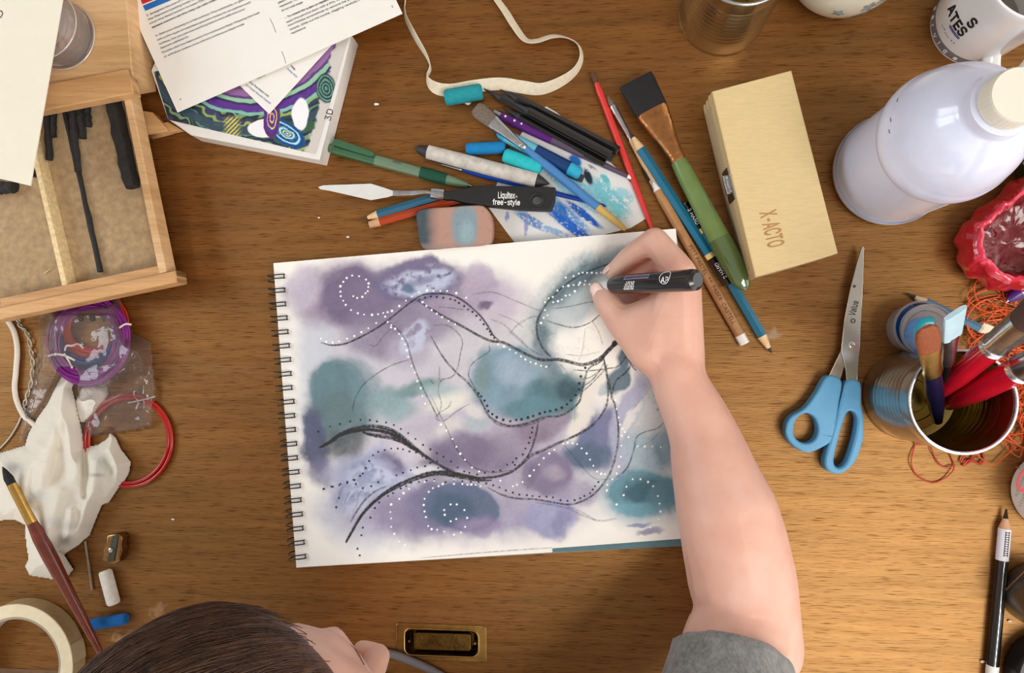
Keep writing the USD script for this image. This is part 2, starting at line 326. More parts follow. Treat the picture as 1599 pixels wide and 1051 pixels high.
# ---------------------------------------------------------------- the desk and the floor
def wood_mat(name, light, mid, dark, ang=0.0, rough=0.42, pores=1.0, smudge=False, gild=None):
    nodes = {'g': ('geometry', {}), 'm1': ('mapping', {'rotation': (0, 0, ang), 'scale': (2.2, 22.0, 6.0)}), 'm2': ('mapping', {'rotation': (0, 0, ang), 'scale': (58.0, 1250.0, 50.0)}),
             'm3': ('mapping', {'rotation': (0, 0, ang), 'scale': (9.0, 190.0, 30.0)}),
             'n1': ('noise_texture', {'scale': 1.6, 'detail': 5.0, 'roughness': 0.55, 'distortion': 0.8}), 'n2': ('noise_texture', {'scale': 1.0, 'detail': 2.0, 'roughness': 0.5}),
             'n3': ('noise_texture', {'scale': 1.0, 'detail': 4.0, 'roughness': 0.6}),
             'r1': ('rgb_ramp', {'ramp': [(0.28, tuple(lin(dark))), (0.5, tuple(lin(mid))), (0.72, tuple(lin(light)))]}),
             'r2': ('rgb_ramp', {'ramp': [(0.33, (0.45, 0.36, 0.26)), (0.44, (1, 1, 1))]}), 'r3': ('rgb_ramp', {'ramp': [(0.3, (0.80, 0.76, 0.70)), (0.62, (1.08, 1.06, 1.04))]}),
             'x1': ('mix_color', {'blend_type': 'multiply', 'fac': 0.75 * pores}), 'x2': ('mix_color', {'blend_type': 'multiply', 'fac': 0.8, 'use_clamp': False}),
             'bp': ('bump', {'strength': 0.35, 'distance': 0.0004}),
             'p': ('principled_bsdf', {'roughness': rough, 'specular_ior_level': 0.08 if gild else 0.35})}
    if gild: nodes.update({'gg': ('glossy_bsdf', {'color': tuple(gild), 'roughness': 0.46}), 'gm': ('mix_closure', {'fac': 0.20}), 'gx': ('mix_color', {'blend_type': 'multiply', 'fac': 1.0, 'b': tuple(gild)}), 'gy': ('mix_color', {'blend_type': 'multiply', 'fac': 1.0})})
    links = [('g.position', 'm1.vector'), ('g.position', 'm2.vector'), ('g.position', 'm3.vector'), ('m1.vector', 'n1.vector'), ('m2.vector', 'n2.vector'), ('m3.vector', 'n3.vector'),
             ('n1.fac', 'r1.fac'), ('n2.fac', 'r2.fac'), ('n3.fac', 'r3.fac'), ('r1.color', 'x1.a'), ('r2.color', 'x1.b'), ('x1.result', 'x2.a'), ('r3.color', 'x2.b'),
             ('n2.fac', 'bp.height'), ('bp.normal', 'p.normal')]
    last = 'x2.result'
    if smudge:                                                     # chalk dust rubbed into the desk, with shapes of their own
        for i, (px, py, rx, rc) in enumerate([(201, 1012, 0.016, (120, 135, 160)), (246, 953, 0.008, (165, 130, 105)), (1206, 522, 0.006, (120, 125, 130)), (184, 1000, 0.007, (185, 145, 105))]):
            q = at(px, py)
            nodes.update({f'k{i}': ('vector_math', {'math_type': 'distance', 'vector2': tuple(q)}), f'kn{i}': ('noise_texture', {'scale': 160.0, 'detail': 3.0}),
                          f'ka{i}': ('math', {'math_type': 'multiply_add', 'value2': 0.02, 'value3': -0.01}), f'ks{i}': ('math', {'math_type': 'add'}),
                          f'kr{i}': ('map_range', {'from_min': rx, 'from_max': rx * 0.35, 'to_min': 0.0, 'to_max': 0.6, 'clamp': True}), f'kx{i}': ('mix_color', {'b': tuple(lin(rc))})})
            links += [('g.position', f'k{i}.vector1'), ('g.position', f'kn{i}.vector'), (f'kn{i}.fac', f'ka{i}.value1'), (f'k{i}.value', f'ks{i}.value1'), (f'ka{i}.value', f'ks{i}.value2'),
                      (f'ks{i}.value', f'kr{i}.value'), (f'kr{i}.result', f'kx{i}.fac'), (last, f'kx{i}.a')]
            last = f'kx{i}.result'
    links.append((last, 'p.base_color'))
    if gild: links += [('p.BSDF', 'gm.closure1'), ('gg.BSDF', 'gm.closure2'), ('bp.normal', 'gg.normal'), ('r2.color', 'gx.a'), ('gx.result', 'gy.a'), ('r3.color', 'gy.b'), ('gy.result', 'gg.color')]
    MATS[name] = usdkit.material(stage, '/World/Looks/' + name, nodes, links, surface='gm.closure' if gild else 'p.BSDF')
    return MATS[name]
DESKW = wood_mat('desk_veneer', (106, 59, 12), (90, 46, 7), (72, 34, 4), ang=0.035, rough=.5, gild=(1.0, .58, .22), smudge=True)
BEECH = wood_mat('beech', (214, 172, 122), (201, 156, 106), (178, 132, 84), ang=0.2, rough=0.55, pores=0.35)
BEECHV = wood_mat('beech_upright', (222, 186, 142), (212, 172, 126), (190, 148, 100), ang=1.35, rough=0.55, pores=0.3)
FLOORW = wood_mat('floor_oak', (120, 92, 66), (104, 78, 54), (84, 62, 42), rough=0.5)
DX0, DX1, DY0, DY1 = -0.80, 0.70, -0.284, 0.52
desk = thing('desk', 'brown wood veneer desk covered with drawing materials', 'desk', (0, 0, -0.74))
# the recessed pull near the front edge
pl = [at(617, 975), at(760, 975), at(760, 1032), at(619, 1030)]
pc = sum(pl) / 4; pw, ph = 0.0785, 0.0310
def rrect(c, w, h, r, n=8):
    out = []
    for (sx, sy, a0) in ((1, 1, 0), (-1, 1, 90), (-1, -1, 180), (1, -1, 270)):
        for a in np.radians(np.linspace(a0, a0 + 90, n)): out.append((c[0] + sx * (w / 2 - r) + r * np.cos(a), c[1] + sy * (h / 2 - r) + r * np.sin(a)))
    return np.array(out)
rc = np.array([pc[0] + 0.0005, pc[1], 0]); hole = rrect(rc, 0.0640, 0.0225, 0.006)
obj('tabletop', prism([(DX0, DY0), (DX1, DY0), (DX1, DY1), (DX0, DY1)], -0.032, 0.0, holes=[hole], bevel=0.0015), DESKW, desk)
for sx in (DX0 + 0.06, DX1 - 0.06):
    for sy in (DY0 + 0.06, DY1 - 0.06):
        obj('leg', rod((sx, sy, -0.74), (sx, sy, -0.032), [(0, 0.022), (1, 0.028)], 4, phase=math.pi / 4), DESKW, desk)
obj('apron', prism([(DX0 + .05, DY1 - .1), (DX1 - .05, DY1 - .1), (DX1 - .05, DY1 - .08), (DX0 + .05, DY1 - .08)], -0.1, -0.032), DESKW, desk)
BRASS = mat('aged_brass', (176, 142, 82), rough=0.28, metal=1.0, var=0.25, scale=90, bump=0.0003, bscale=300)
BRASSD = mat('aged_brass_dark', (120, 94, 48), rough=0.35, metal=1.0, var=0.35, scale=120, bump=0.0004, bscale=300)
pull = obj('recessed_pull', prism(rrect(pc, pw, ph, 0.003), 0.0, 0.0012, holes=[rrect(rc, 0.0632, 0.0218, 0.0058)], bevel=0.0005), BRASS, desk, label='brass recessed drawer pull set into the desk top')
obj('pull_rim', prism(rrect(rc, 0.0656, 0.0242, 0.0068), 0.0008, 0.0022, holes=[rrect(rc, 0.0625, 0.0210, 0.0054)], bevel=0.0006), BRASS, pull)
bowl = []
for i, (s, z) in enumerate([(0.0, 0.0), (0.0006, -0.004), (0.002, -0.008), (0.005, -0.010)]):
    bowl.append(np.column_stack([rrect(rc, 0.0630 - 2 * s, 0.0216 - 2 * s, 0.0056 - min(s, .004)), np.full(32, z)]))
bv = np.vstack(bowl); bf = []
for L in range(3):
    a = np.arange(32); b = (a + 1) % 32
    bf += [np.stack([L * 32 + a, (L + 1) * 32 + b, L * 32 + b], 1), np.stack([L * 32 + a, (L + 1) * 32 + a, (L + 1) * 32 + b], 1)]
bf.append(np.asarray(manifold3d.triangulate([np.ascontiguousarray(bowl[-1][:, :2])])) + 96)
obj('pull_bowl', (bv, np.vstack(bf)), BRASSD, pull, smooth=50)
obj('pull_bail', prism(rrect(rc + [0, -0.0008, 0], 0.050, 0.0150, 0.0022), -0.006, -0.0028, bevel=0.0008), BRASSD, pull)
for sx in (-1, 1):
    obj('pivot', rod((rc[0] + sx * 0.0285, rc[1] - .001, -0.0085), (rc[0] + sx * 0.0285, rc[1] - .001, -0.002), [(0, .0018), (.8, .0018), (1, .0010)], 12), BRASS, pull)
floor = obj('floor', prism([(-3, -3), (3, -3), (3, 3), (-3, 3)], -0.78, -0.74), FLOORW, kind='structure')
PLASTER = mat('warm_plaster', (210, 206, 200), rough=0.9, var=0.03, scale=6)
obj('wall_back', prism([(-3, 2.6), (3, 2.6), (3, 2.7), (-3, 2.7)], -0.74, 1.9), PLASTER, kind='structure')
obj('ceiling', prism([(-2.1, -3), (3, -3), (3, 2.7), (-2.1, 2.7)], 1.9, 1.96), PLASTER, kind='structure')  # out of view, keeps the dome light off the desk from above
for k, dy in enumerate((-0.36, 0.36)):                              # frames round the two window lights on the left, all out of view
    y0, y1 = .55 + dy - .33, .55 + dy + .33
    w = obj(f'window_{k + 1}', [prism([(-1.99, a), (-1.93, a), (-1.93, b), (-1.99, b)], .43, 1.47) for a, b in ((y0 - .03, y0), (y1, y1 + .03))] + [prism([(-1.99, y0), (-1.93, y0), (-1.93, y1), (-1.99, y1)], c, c + .03) for c in (.40, 1.47)], mat('window_white', (226, 224, 220), rough=.4), kind='structure')
obj('wall_left', prism([(-2.1, -3), (-2.0, -3), (-2.0, 2.6), (-2.1, 2.6)], -0.74, 1.9), PLASTER, kind='structure')

# ---------------------------------------------------------------- the sketch pad and the painting on its top page
PZ = 0.0125
pad = thing('sketch_pad', 'open spiral sketch pad with a purple and teal watercolour page', 'sketch pad', at(760, 620))
PAPER = mat('cartridge_paper', (242, 238, 231), rough=0.85, var=0.015, scale=300, bump=0.00012, bscale=1500)
COVERB = mat('grey_board', (150, 142, 130), rough=0.8)
TEALP = mat('teal_page', (92, 122, 128), rough=0.85, var=0.06, scale=200)
q_top = [(427, 411), (1055, 357), (1094, 839), (463, 886)]
obj('back_cover', quadbox([(426, 412), (1057, 358), (1098, 851), (462, 887)], 0.0004, 0.0022), COVERB, pad)
obj('page_block', quadbox([(427.5, 411.5), (1055.5, 357.5), (1095.5, 848), (463, 886.5)], 0.0022, PZ - 0.0016, bevel=0.0001), PAPER, pad)
obj('under_page', prism(ppoly([(862, 840), (1094, 828), (1095, 851.5), (863, 862.5)], PZ - 0.0010), PZ - 0.0015, PZ - 0.0010), TEALP, pad, label='strip of a teal painted page showing under the top page')
obj('under_page', prism(ppoly([(560, 840), (861.5, 835), (862.5, 862.5), (463.5, 886.3)], PZ - 0.0012), PZ - 0.0015, PZ - 0.0011), PAPER, pad)

def paint_page(X, Y):
    n = X.size
    col = np.empty((n, 3)); col[:] = lin((242, 238, 231))
    wx = X + 26 * (fbm2(X, Y, 55, 1) - 0.5) + 10 * (fbm2(X, Y, 14, 2) - 0.5)
    wy = Y + 26 * (fbm2(X, Y, 55, 3) - 0.5) + 10 * (fbm2(X, Y, 14, 4) - 0.5)
    tex = fbm2(X, Y, 30, 5); fine = fbm2(X, Y, 4, 6, 2); streak = fbm2(X * 0.8 + Y * 0.5, Y * 0.2 - X * 0.3, 9, 8)
    def wash(cx, cy, rx, ry, rot, rgb, a, soft=0.45, edge=0.0, grain=0.5):
        c, s = math.cos(math.radians(rot)), math.sin(math.radians(rot))
        u, v = wx - cx, wy - cy
        d = np.sqrt(((u * c + v * s) / rx) ** 2 + ((-u * s + v * c) / ry) ** 2)
        k = (1 - sstep(1 - soft, 1 + soft * 0.5, d)) * a * (1 - grain + grain * 2 * np.clip(tex * 0.7 + streak * 0.3, 0, 1)).clip(0, 1.25)
        if edge: k = k + edge * np.exp(-((d - 1 + soft * .4) / 0.06) ** 2) * a
        k = np.clip(k * 1.18, 0, .97)[:, None]
        col[:] = col * (1 - k) + lin(np.asarray(rgb) * .96) * k
    # broad washes, palest first
    for w in [
        (620, 505, 165, 95, 10, (200, 192, 204), .9), (640, 470, 150, 62, 4, (160, 148, 172), .75), (560, 640, 95, 120, 0, (188, 190, 204), .7), (700, 590, 190, 90, 12, (198, 194, 206), .75), (820, 690, 190, 80, 0, (178, 170, 190), .7), (600, 790, 110, 60, 0, (178, 176, 198), .7), (600, 560, 120, 80, 0, (204, 199, 210), .8), (760, 540, 110, 60, 15, (205, 202, 208), .7),
        (760, 470, 85, 50, 10, (200, 188, 203), .8), (560, 800, 70, 60, 30, (205, 210, 222), .7), (740, 690, 170, 70, 0, (190, 182, 198), .75),
        (720, 800, 200, 52, 0, (166, 160, 186), .85), (830, 740, 110, 60, 0, (172, 162, 184), .8), (970, 720, 90, 70, 0, (192, 196, 206), .7),
        (1010, 640, 50, 90, 20, (205, 208, 210), .8), (1000, 780, 70, 50, 0, (160, 185, 195), .8), (495, 560, 30, 120, 5, (200, 205, 215), .6)]:
        wash(*w, soft=.6)
    for w in [  # upper left
        (530, 455, 75, 50, -15, (160, 144, 166), .8, .5), (560, 462, 62, 52, 10, (116, 101, 130), .85, .35, .15), (620, 490, 75, 40, 30, (128, 114, 142), .75, .5),
        (590, 525, 55, 35, 20, (138, 124, 150), .7, .5), (670, 500, 50, 34, 20, (150, 138, 162), .6, .5), (700, 455, 70, 38, 10, (150, 136, 160), .65, .5), (745, 448, 30, 40, 0, (182, 168, 190), .7, .3, .1),
        (480, 445, 30, 40, 20, (196, 184, 202), .6, .5), (652, 437, 66, 34, -8, (110, 102, 138), .9, .35, .15), (640, 420, 55, 18, -8, (120, 110, 142), .8, .4), (640, 548, 40, 28, 20, (176, 166, 186), .6, .5), (755, 478, 14, 8, 0, (96, 78, 110), .7, .5)]:
        wash(*w)
    for w in [  # left and lower left
        (525, 610, 48, 55, 10, (92, 124, 134), .85, .35, .15), (512, 640, 34, 60, 15, (98, 128, 136), .8, .45), (535, 650, 55, 40, 0, (100, 122, 128), .75, .45), (565, 600, 28, 50, -15, (108, 138, 148), .6, .4),
        (605, 628, 38, 24, -20, (135, 162, 168), .75, .5), (650, 605, 45, 13, -18, (118, 148, 150), .75, .5), (620, 645, 35, 16, -25, (140, 168, 172), .6, .5), (690, 612, 40, 16, 10, (165, 185, 186), .6, .5),
        (492, 690, 22, 55, -8, (86, 90, 118), .85, .4, .1), (500, 740, 26, 30, 0, (120, 118, 150), .7, .5), (540, 690, 40, 26, -30, (72, 78, 82), .7, .5),
        (590, 735, 85, 42, -12, (172, 174, 202), .9, .4), (565, 745, 45, 42, 0, (150, 158, 188), .7, .5), (610, 718, 28, 16, 10, (112, 104, 138), .8, .5), (575, 720, 26, 14, 0, (138, 144, 178), .7, .5), (540, 770, 34, 22, -50, (150, 156, 190), .7, .5)]:
        wash(*w)
    for w in [  # middle
        (700, 665, 26, 16, -20, (222, 216, 214), .7, .6), (715, 705, 55, 34, 0, (134, 122, 148), .8, .45), (690, 720, 40, 30, 0, (118, 108, 134), .7, .45), (765, 712, 50, 36, 0, (126, 112, 140), .75, .45), (800, 690, 40, 34, -20, (150, 138, 160), .7, .5),
        (745, 660, 30, 14, 0, (172, 190, 194), .6, .5), (845, 668, 42, 26, -15, (136, 120, 142), .8, .4), (880, 650, 30, 20, -30, (150, 136, 156), .7, .5),
        (770, 595, 40, 50, 0, (136, 160, 178), .85, .35, .1), (815, 592, 70, 52, 5, (126, 156, 172), .9, .25, .1), (800, 580, 34, 26, 10, (158, 176, 194), .8, .5), (850, 560, 22, 16, 30, (172, 168, 190), .7, .5), (870, 612, 52, 36, -10, (84, 118, 128), .9, .35), (830, 635, 55, 18, -8, (96, 134, 146), .75, .4), (888, 606, 20, 16, 0, (58, 84, 96), .85, .6),
        (748, 590, 12, 40, 10, (120, 146, 148), .6, .5), (902, 640, 8, 26, 0, (130, 158, 162), .6, .5)]:
        wash(*w)
    for w in [  # lower right
        (935, 690, 36, 50, 10, (112, 118, 152), .85, .35, .1), (920, 712, 44, 26, 0, (90, 108, 134), .85, .4), (950, 665, 16, 36, 15, (122, 124, 160), .8, .4), (855, 738, 42, 34, 0, (132, 120, 148), .85, .3, .2), (865, 738, 18, 12, 0, (172, 160, 178), .6, .6), (835, 740, 8, 26, 10, (116, 102, 132), .6, .5),
        (900, 770, 40, 20, 0, (160, 152, 178), .7, .5), (985, 640, 20, 62, 18, (178, 178, 202), .85, .35), (975, 710, 18, 56, 0, (172, 176, 198), .8, .4), (1005, 712, 34, 40, 0, (168, 190, 200), .8, .45), (1040, 700, 22, 40, 0, (120, 152, 166), .7, .5),
        (1000, 768, 56, 34, 0, (98, 146, 160), .9, .35, .15), (1008, 766, 38, 20, 0, (64, 100, 116), .9, .5), (1000, 797, 48, 14, 5, (110, 160, 176), .8, .5), (1040, 775, 26, 30, 0, (98, 140, 156), .7, .5), (1000, 824, 22, 4, -5, (150, 154, 180), .8, .5), (1015, 834, 22, 5, -8, (160, 160, 184), .8, .5),
        (640, 800, 60, 40, 10, (148, 138, 166), .8, .4), (690, 790, 64, 46, 0, (126, 122, 154), .85, .35), (722, 795, 58, 40, 8, (96, 110, 138), .9, .25, .25), (708, 800, 36, 30, 0, (78, 98, 124), .85, .5), (745, 825, 40, 18, 0, (148, 134, 168), .7, .5), (860, 808, 44, 32, 0, (160, 160, 194), .85, .3, .1), (880, 812, 12, 26, 10, (136, 136, 172), .6, .5),
        (965, 592, 15, 26, 25, (96, 116, 130), .9, .4), (978, 560, 14, 26, 30, (92, 114, 128), .85, .5), (945, 610, 14, 10, 0, (130, 160, 170), .5, .5)]:
        wash(*w)
    # unpainted flashes
    for w in [(700, 628, 40, 16, -20, (236, 232, 222), .75, .6), (925, 612, 14, 44, 32, (238, 232, 222), .9, .4), (740, 640, 24, 12, 10, (228, 224, 218), .6, .6), (910, 658, 12, 34, 35, (236, 230, 222), .75, .5), (640, 700, 36, 20, 10, (222, 214, 218), .5, .5), (990, 655, 8, 36, 25, (234, 232, 226), .7, .5), (670, 730, 30, 10, 10, (222, 224, 232), .7, .5)]:
        wash(*w, grain=.2)
    gran = (fbm2(X, Y, 3.0, 501, 2) - .5) * .16 + (streak - .5) * .14 + (fbm2(X, Y, 18, 503, 3) - .5) * .22
    tint = np.clip(1 - col.min(1) / lin((242, 238, 231)).min(), 0, 1)
    col[:] = np.clip(col * (1 + (gran * np.clip(tint * 1.6, 0, 1))[:, None]), 0, 1)
    # lines, stroke helper
    P2 = np.column_stack([X, Y])
    def near(pts, dens, r):
        p = spline(pts, max(int(np.sum(np.hypot(*np.diff(np.asarray(pts, float), axis=0).T)) * dens), 4)); lo, hi = p.min(0) - r - 1, p.max(0) + r + 1
        i = np.nonzero((X > lo[0]) & (X < hi[0]) & (Y > lo[1]) & (Y < hi[1]))[0]
        d, j = cKDTree(p).query(P2[i], distance_upper_bound=r + 1); ok = np.isfinite(d)
        return i[ok], d[ok], j[ok] / len(p)
    # the teal arc, a broad soft stroke
    ARC = [(1012, 400), (960, 408), (915, 420), (878, 450), (853, 485), (842, 520), (846, 550), (862, 572)]
    for off, wd, rgb, a in [((-2, 0), 27, (156, 170, 174), .8), ((8, 8), 20, (130, 150, 156), .8), ((-1, 2), 12, (92, 114, 124), .85), ((8, 7), 10, (82, 104, 116), .75)]:
        i, d, t = near([(x + off[0], y + off[1]) for x, y in ARC], 1, wd * 1.4)
        k = (1 - sstep(wd * .35, wd * 1.3, d + 7 * (fine[i] - .5) + 10 * (tex[i] - .5))) * a * (.55 + .9 * streak[i]) * np.where(t > .6, 1 - .7 * (t - .6) / .4, 1) * np.clip(t / .28 + .18, 0, 1)
        k = np.clip(k, 0, 1)[:, None]; col[i] = col[i] * (1 - k) + lin(rgb) * k
    wash(905, 478, 50, 26, -35, (176, 188, 194), .75, .6); wash(880, 500, 30, 24, 0, (204, 212, 214), .6, .6); wash(970, 405, 40, 18, -12, (136, 152, 158), .6, .6)
    # scumbled white paint
    for cx, cy, rx, ry, rot, dens in [(655, 438, 62, 26, -8, .95), (648, 528, 22, 34, 30, .9), (575, 742, 52, 36, -20, .6), (560, 775, 22, 34, 25, .5), (612, 740, 60, 10, 20, .7)]:
        c, s = math.cos(math.radians(rot)), math.sin(math.radians(rot)); u, v = wx - cx, wy - cy
        d = np.sqrt(((u * c + v * s) / rx) ** 2 + ((-u * s + v * c) / ry) ** 2)
        nz = fbm2(X * .7 + Y * .5, Y * .7 - X * .3, 8, 31, 3)
        k = np.clip((1 - sstep(.55, 1.05, d)) * dens * sstep(.36, .62, nz + .12 * np.exp(-((d - .75) / .25) ** 2)), 0, .9)[:, None]
        col[:] = col * (1 - k) + lin((190, 196, 218)) * k
    wash(637, 445, 13, 10, -20, (92, 116, 142), .75, .6); wash(660, 432, 26, 7, -15, (124, 124, 156), .6, .6)
    A = lambda pts: [(420 + .4065 * x, 350 + .4065 * y) for x, y in pts]
    B = lambda pts: [(420 + .4378 * x, 560 + .4378 * y) for x, y in pts]
    grit = fbm2(X, Y, 2.4, 41, 2)
    def line(pts, w0, a=.9, w1=None, rgb=(38, 35, 38), rough=.5, taper=.12):
        w1 = w0 if w1 is None else w1
        i, d, t = near(pts, 2, max(w0, w1) * 1.5)
        w = 1.16 * (w0 + (w1 - w0) * t) * np.clip(np.minimum(t, 1 - t) / taper + .35, 0, 1) * .5
        k = a * (1 - sstep(w - .45, w + .75, d)) * (1 - rough * sstep(.42, .68, grit[i]))
        k = np.clip(k, 0, 1)[:, None]; col[i] = col[i] * (1 - k) + lin(rgb) * k
    def swath(pts, w, n, lw, a=.7, seed=0):
        r = np.random.default_rng(seed)
        for q in range(n):
            o0, o1 = (r.random() - .5) * w, (r.random() - .5) * w
            L = len(pts); pp = [(x + (r.random() - .5) * 1.5, y + (o0 + (o1 - o0) * i / L) * math.sin(math.pi * min(1, (i + .6) / L))) for i, (x, y) in enumerate(pts)]
            s = r.integers(0, max(1, L // 3)); e = L - r.integers(0, max(1, L // 4))
            line(pp[s:e], lw, a, rough=.6)
    line(A([(200, 455), (240, 465), (290, 460), (340, 440), (400, 408), (450, 375), (500, 335), (545, 300), (575, 280), (600, 270), (640, 267), (690, 270), (730, 285), (770, 313), (810, 350), (840, 390), (860, 425), (885, 448)]), 2.2, .92, 2.4, rough=.25)
    line(A([(565, 290), (610, 318), (660, 348), (710, 375), (760, 402), (800, 425), (850, 448), (900, 455), (950, 480), (1000, 505), (1040, 520), (1080, 522), (1110, 520), (1150, 528), (1200, 540), (1240, 532), (1270, 517), (1300, 490), (1330, 460), (1355, 442)]), 2.4, .92, 5.0, rough=.3)
    line(A([(1355, 140), (1300, 155), (1230, 180), (1180, 205), (1130, 240), (1080, 290), (1045, 340), (1030, 380), (1030, 420), (1043, 460), (1063, 490), (1085, 512)]), 1.8, .85, 2.8)
    line(A([(622, 430), (650, 480), (680, 525), (720, 570), (760, 605), (790, 640), (815, 680), (835, 720), (855, 745), (890, 765), (930, 775), (980, 768), (1020, 755), (1060, 740), (1110, 738), (1150, 720), (1190, 685), (1200, 650), (1210, 610), (1222, 565), (1240, 545), (1270, 530), (1300, 492)]), 2.4, .85, 2.6)
    line(A([(840, 735), (880, 768), (940, 778), (1000, 770), (1060, 746)]), 3.0, .6)
    line(A([(1283, 505), (1293, 560), (1303, 620), (1300, 680), (1285, 720), (1250, 765), (1200, 800), (1150, 825), (1100, 845), (1050, 868), (1000, 890), (970, 920), (930, 950), (870, 970), (800, 972)]), 2.2, .85, 3.0)
    line(A([(1250, 768), (1200, 802), (1150, 824)]), 3.4, .55)
    M5 = [(800, 974), (740, 965), (690, 943), (640, 918), (590, 884), (540, 848), (490, 815), (440, 795), (380, 788), (320, 795), (270, 812), (230, 838), (195, 858)]
    line(A(M5), 4.0, .8, 3.0)
    swath(A(M5[3:]), 12, 16, 1.7, .72, 3); swath(A([(590, 880), (540, 838), (490, 800), (440, 780), (380, 775), (320, 785), (270, 805)]), 9, 10, 1.4, .6, 4); swath(A([(560, 868), (510, 835), (460, 818), (410, 812), (360, 800)]), 7, 8, 1.8, .7, 5)
    line(A([(195, 858), (225, 845), (260, 825)]), 3.6, .85)
    M6 = [(275, 655), (300, 610), (330, 560), (370, 515), (420, 475), (470, 447), (530, 422), (580, 408), (640, 407), (690, 415), (740, 424), (800, 424), (860, 408), (900, 380), (935, 350), (980, 328), (1040, 303)]
    line(B(M6), 3.4, .85, 1.6); swath(B(M6[2:12]), 9, 14, 1.6, .7, 6); swath(B(M6[0:5]), 8, 9, 1.7, .7, 7); line(B([(290, 585), (330, 520), (372, 478), (420, 455)]), 2.6, .7); swath(B([(600, 410), (680, 425), (740, 434), (795, 434)]), 6, 6, 1.6, .7, 8)
    line(B([(600, 375), (640, 398), (690, 420), (740, 430)]), 1.8, .7)
    line(B([(780, 460), (830, 485), (880, 498), (950, 502), (1010, 512), (1060, 520), (1100, 515), (1150, 490), (1190, 450), (1220, 400), (1238, 340), (1246, 280), (1244, 220), (1235, 170), (1222, 130), (1208, 60), (1195, 0)]), 2.2, .85, 2.6)
    line(A([(1035, 760), (1025, 810), (1010, 860), (988, 902)]), 2.4, .85)
    for p, w, a in [
        ([(455, 375), (500, 410), (530, 455), (545, 510), (562, 560), (592, 630), (622, 690), (650, 745)], 1.7, .75), ([(540, 520), (470, 543), (410, 578), (360, 620), (332, 670), (320, 720)], 1.4, .65),
        ([(625, 665), (690, 800), (720, 862), (760, 912), (800, 940), (860, 953), (930, 945)], 1.4, .65), ([(630, 390), (680, 388), (720, 412), (743, 450), (735, 500), (722, 560), (700, 588), (662, 600), (650, 640), (662, 690), (650, 740)], 1.3, .65),
        ([(700, 680), (690, 702), (655, 725), (640, 745), (672, 755), (720, 720), (770, 690)], 1.2, .6), ([(655, 545), (655, 600)], 1.1, .5), ([(620, 600), (632, 612)], 1.2, .6), ([(380, 460), (410, 468), (440, 430), (470, 400)], 1.1, .5),
        ([(845, 465), (845, 490), (800, 520), (775, 545), (767, 580), (785, 620), (800, 645)], 1.4, .7), ([(780, 270), (860, 262), (940, 292), (1020, 325), (1060, 340)], 1.2, .5),
        ([(1065, 370), (1110, 385), (1170, 397), (1230, 380), (1280, 340)], 1.6, .75), ([(1090, 325), (1160, 315), (1230, 300), (1280, 298)], 1.3, .6), ([(880, 345), (940, 370), (975, 395)], 1.2, .4), ([(920, 410), (960, 445), (1010, 485), (1050, 505)], 1.6, .45), ([(850, 365), (900, 385), (940, 420), (990, 465)], 1.5, .4),
        ([(1240, 370), (1265, 410), (1282, 462)], 1.1, .5), ([(1215, 400), (1205, 480), (1190, 525)], 1.1, .35), ([(920, 430), (960, 380), (1020, 350)], 1.1, .4), ([(940, 400), (1000, 362), (1040, 352)], 1.1, .4), ([(1140, 500), (1200, 505), (1270, 490)], 1.6, .35),
        ([(1170, 560), (1230, 563), (1300, 555), (1340, 546), (1370, 510), (1385, 480)], 1.6, .75), ([(1210, 640), (1240, 612), (1280, 570), (1300, 540)], 1.5, .75), ([(1210, 622), (1250, 590), (1290, 530)], 1.5, .75), ([(1185, 595), (1230, 590), (1275, 560)], 1.3, .6),
        ([(1385, 478), (1388, 530), (1410, 562)], 2.6, .9), ([(1400, 530), (1370, 570), (1335, 600), (1320, 640), (1314, 672)], 2.2, .85), ([(1520, 760), (1490, 785), (1440, 800), (1410, 822), (1400, 870), (1380, 930), (1340, 970)], 1.4, .65),
        ([(650, 318), (700, 322), (750, 330)], 1.2, .5), ([(1390, 720), (1440, 660), (1480, 600), (1485, 560)], 1.4, .3), ([(1420, 860), (1470, 830), (1500, 800)], 1.2, .35), ([(1120, 540), (1140, 560)], 1.4, .5), ([(1080, 540), (1075, 550)], 1.4, .5)]:
        line(A(p), w, a)
    line(A([(1318, 468), (1357, 440)]), 6.0, .95, rough=.15); line(A([(1320, 455), (1358, 444)]), 4, .95, rough=.1); line(A([(1270, 530), (1300, 488), (1330, 460)]), 4.5, .9, rough=.2)
    for p, w, a in [([(950, 512), (1060, 532), (1120, 560), (1180, 578), (1240, 570)], 2.2, .4), ([(1060, 525), (1110, 545), (1170, 580)], 2.0, .35), ([(1050, 305), (1080, 340), (1130, 400), (1170, 430), (1230, 428)], 1.2, .5), ([(540, 712), (700, 697), (850, 685), (1010, 674)], 1.3, .55), ([(1230, 430), (1270, 400), (1300, 330), (1312, 290)], 1.2, .5)]:
        line(B(p), w, a)
    # soft pencil speckle on the right and dark streaks at the lower left
    for cx, cy, rx, ry, a in [(1015, 625, 32, 55, .55), (1010, 720, 30, 34, .35), (905, 520, 60, 60, .14)]:
        k = a * np.exp(-(((X - cx) / rx) ** 2 + ((Y - cy) / ry) ** 2)) * sstep(.6, .78, fbm2(X, Y, 3.2, 51, 2) * .7 + .3 * fbm2(X, Y, 22, 52, 2)); k = k[:, None]; col[:] = col * (1 - k) + lin((60, 60, 66)) * k
    k = .5 * sstep(.55, .8, fbm2(X * 2.2 + Y * .9, Y * .5, 9, 61, 2)) * np.exp(-(((X - 545) / 34) ** 2 + ((Y - 778) / 26) ** 2)); col[:] = col * (1 - k[:, None]) + lin((84, 82, 112)) * k[:, None]
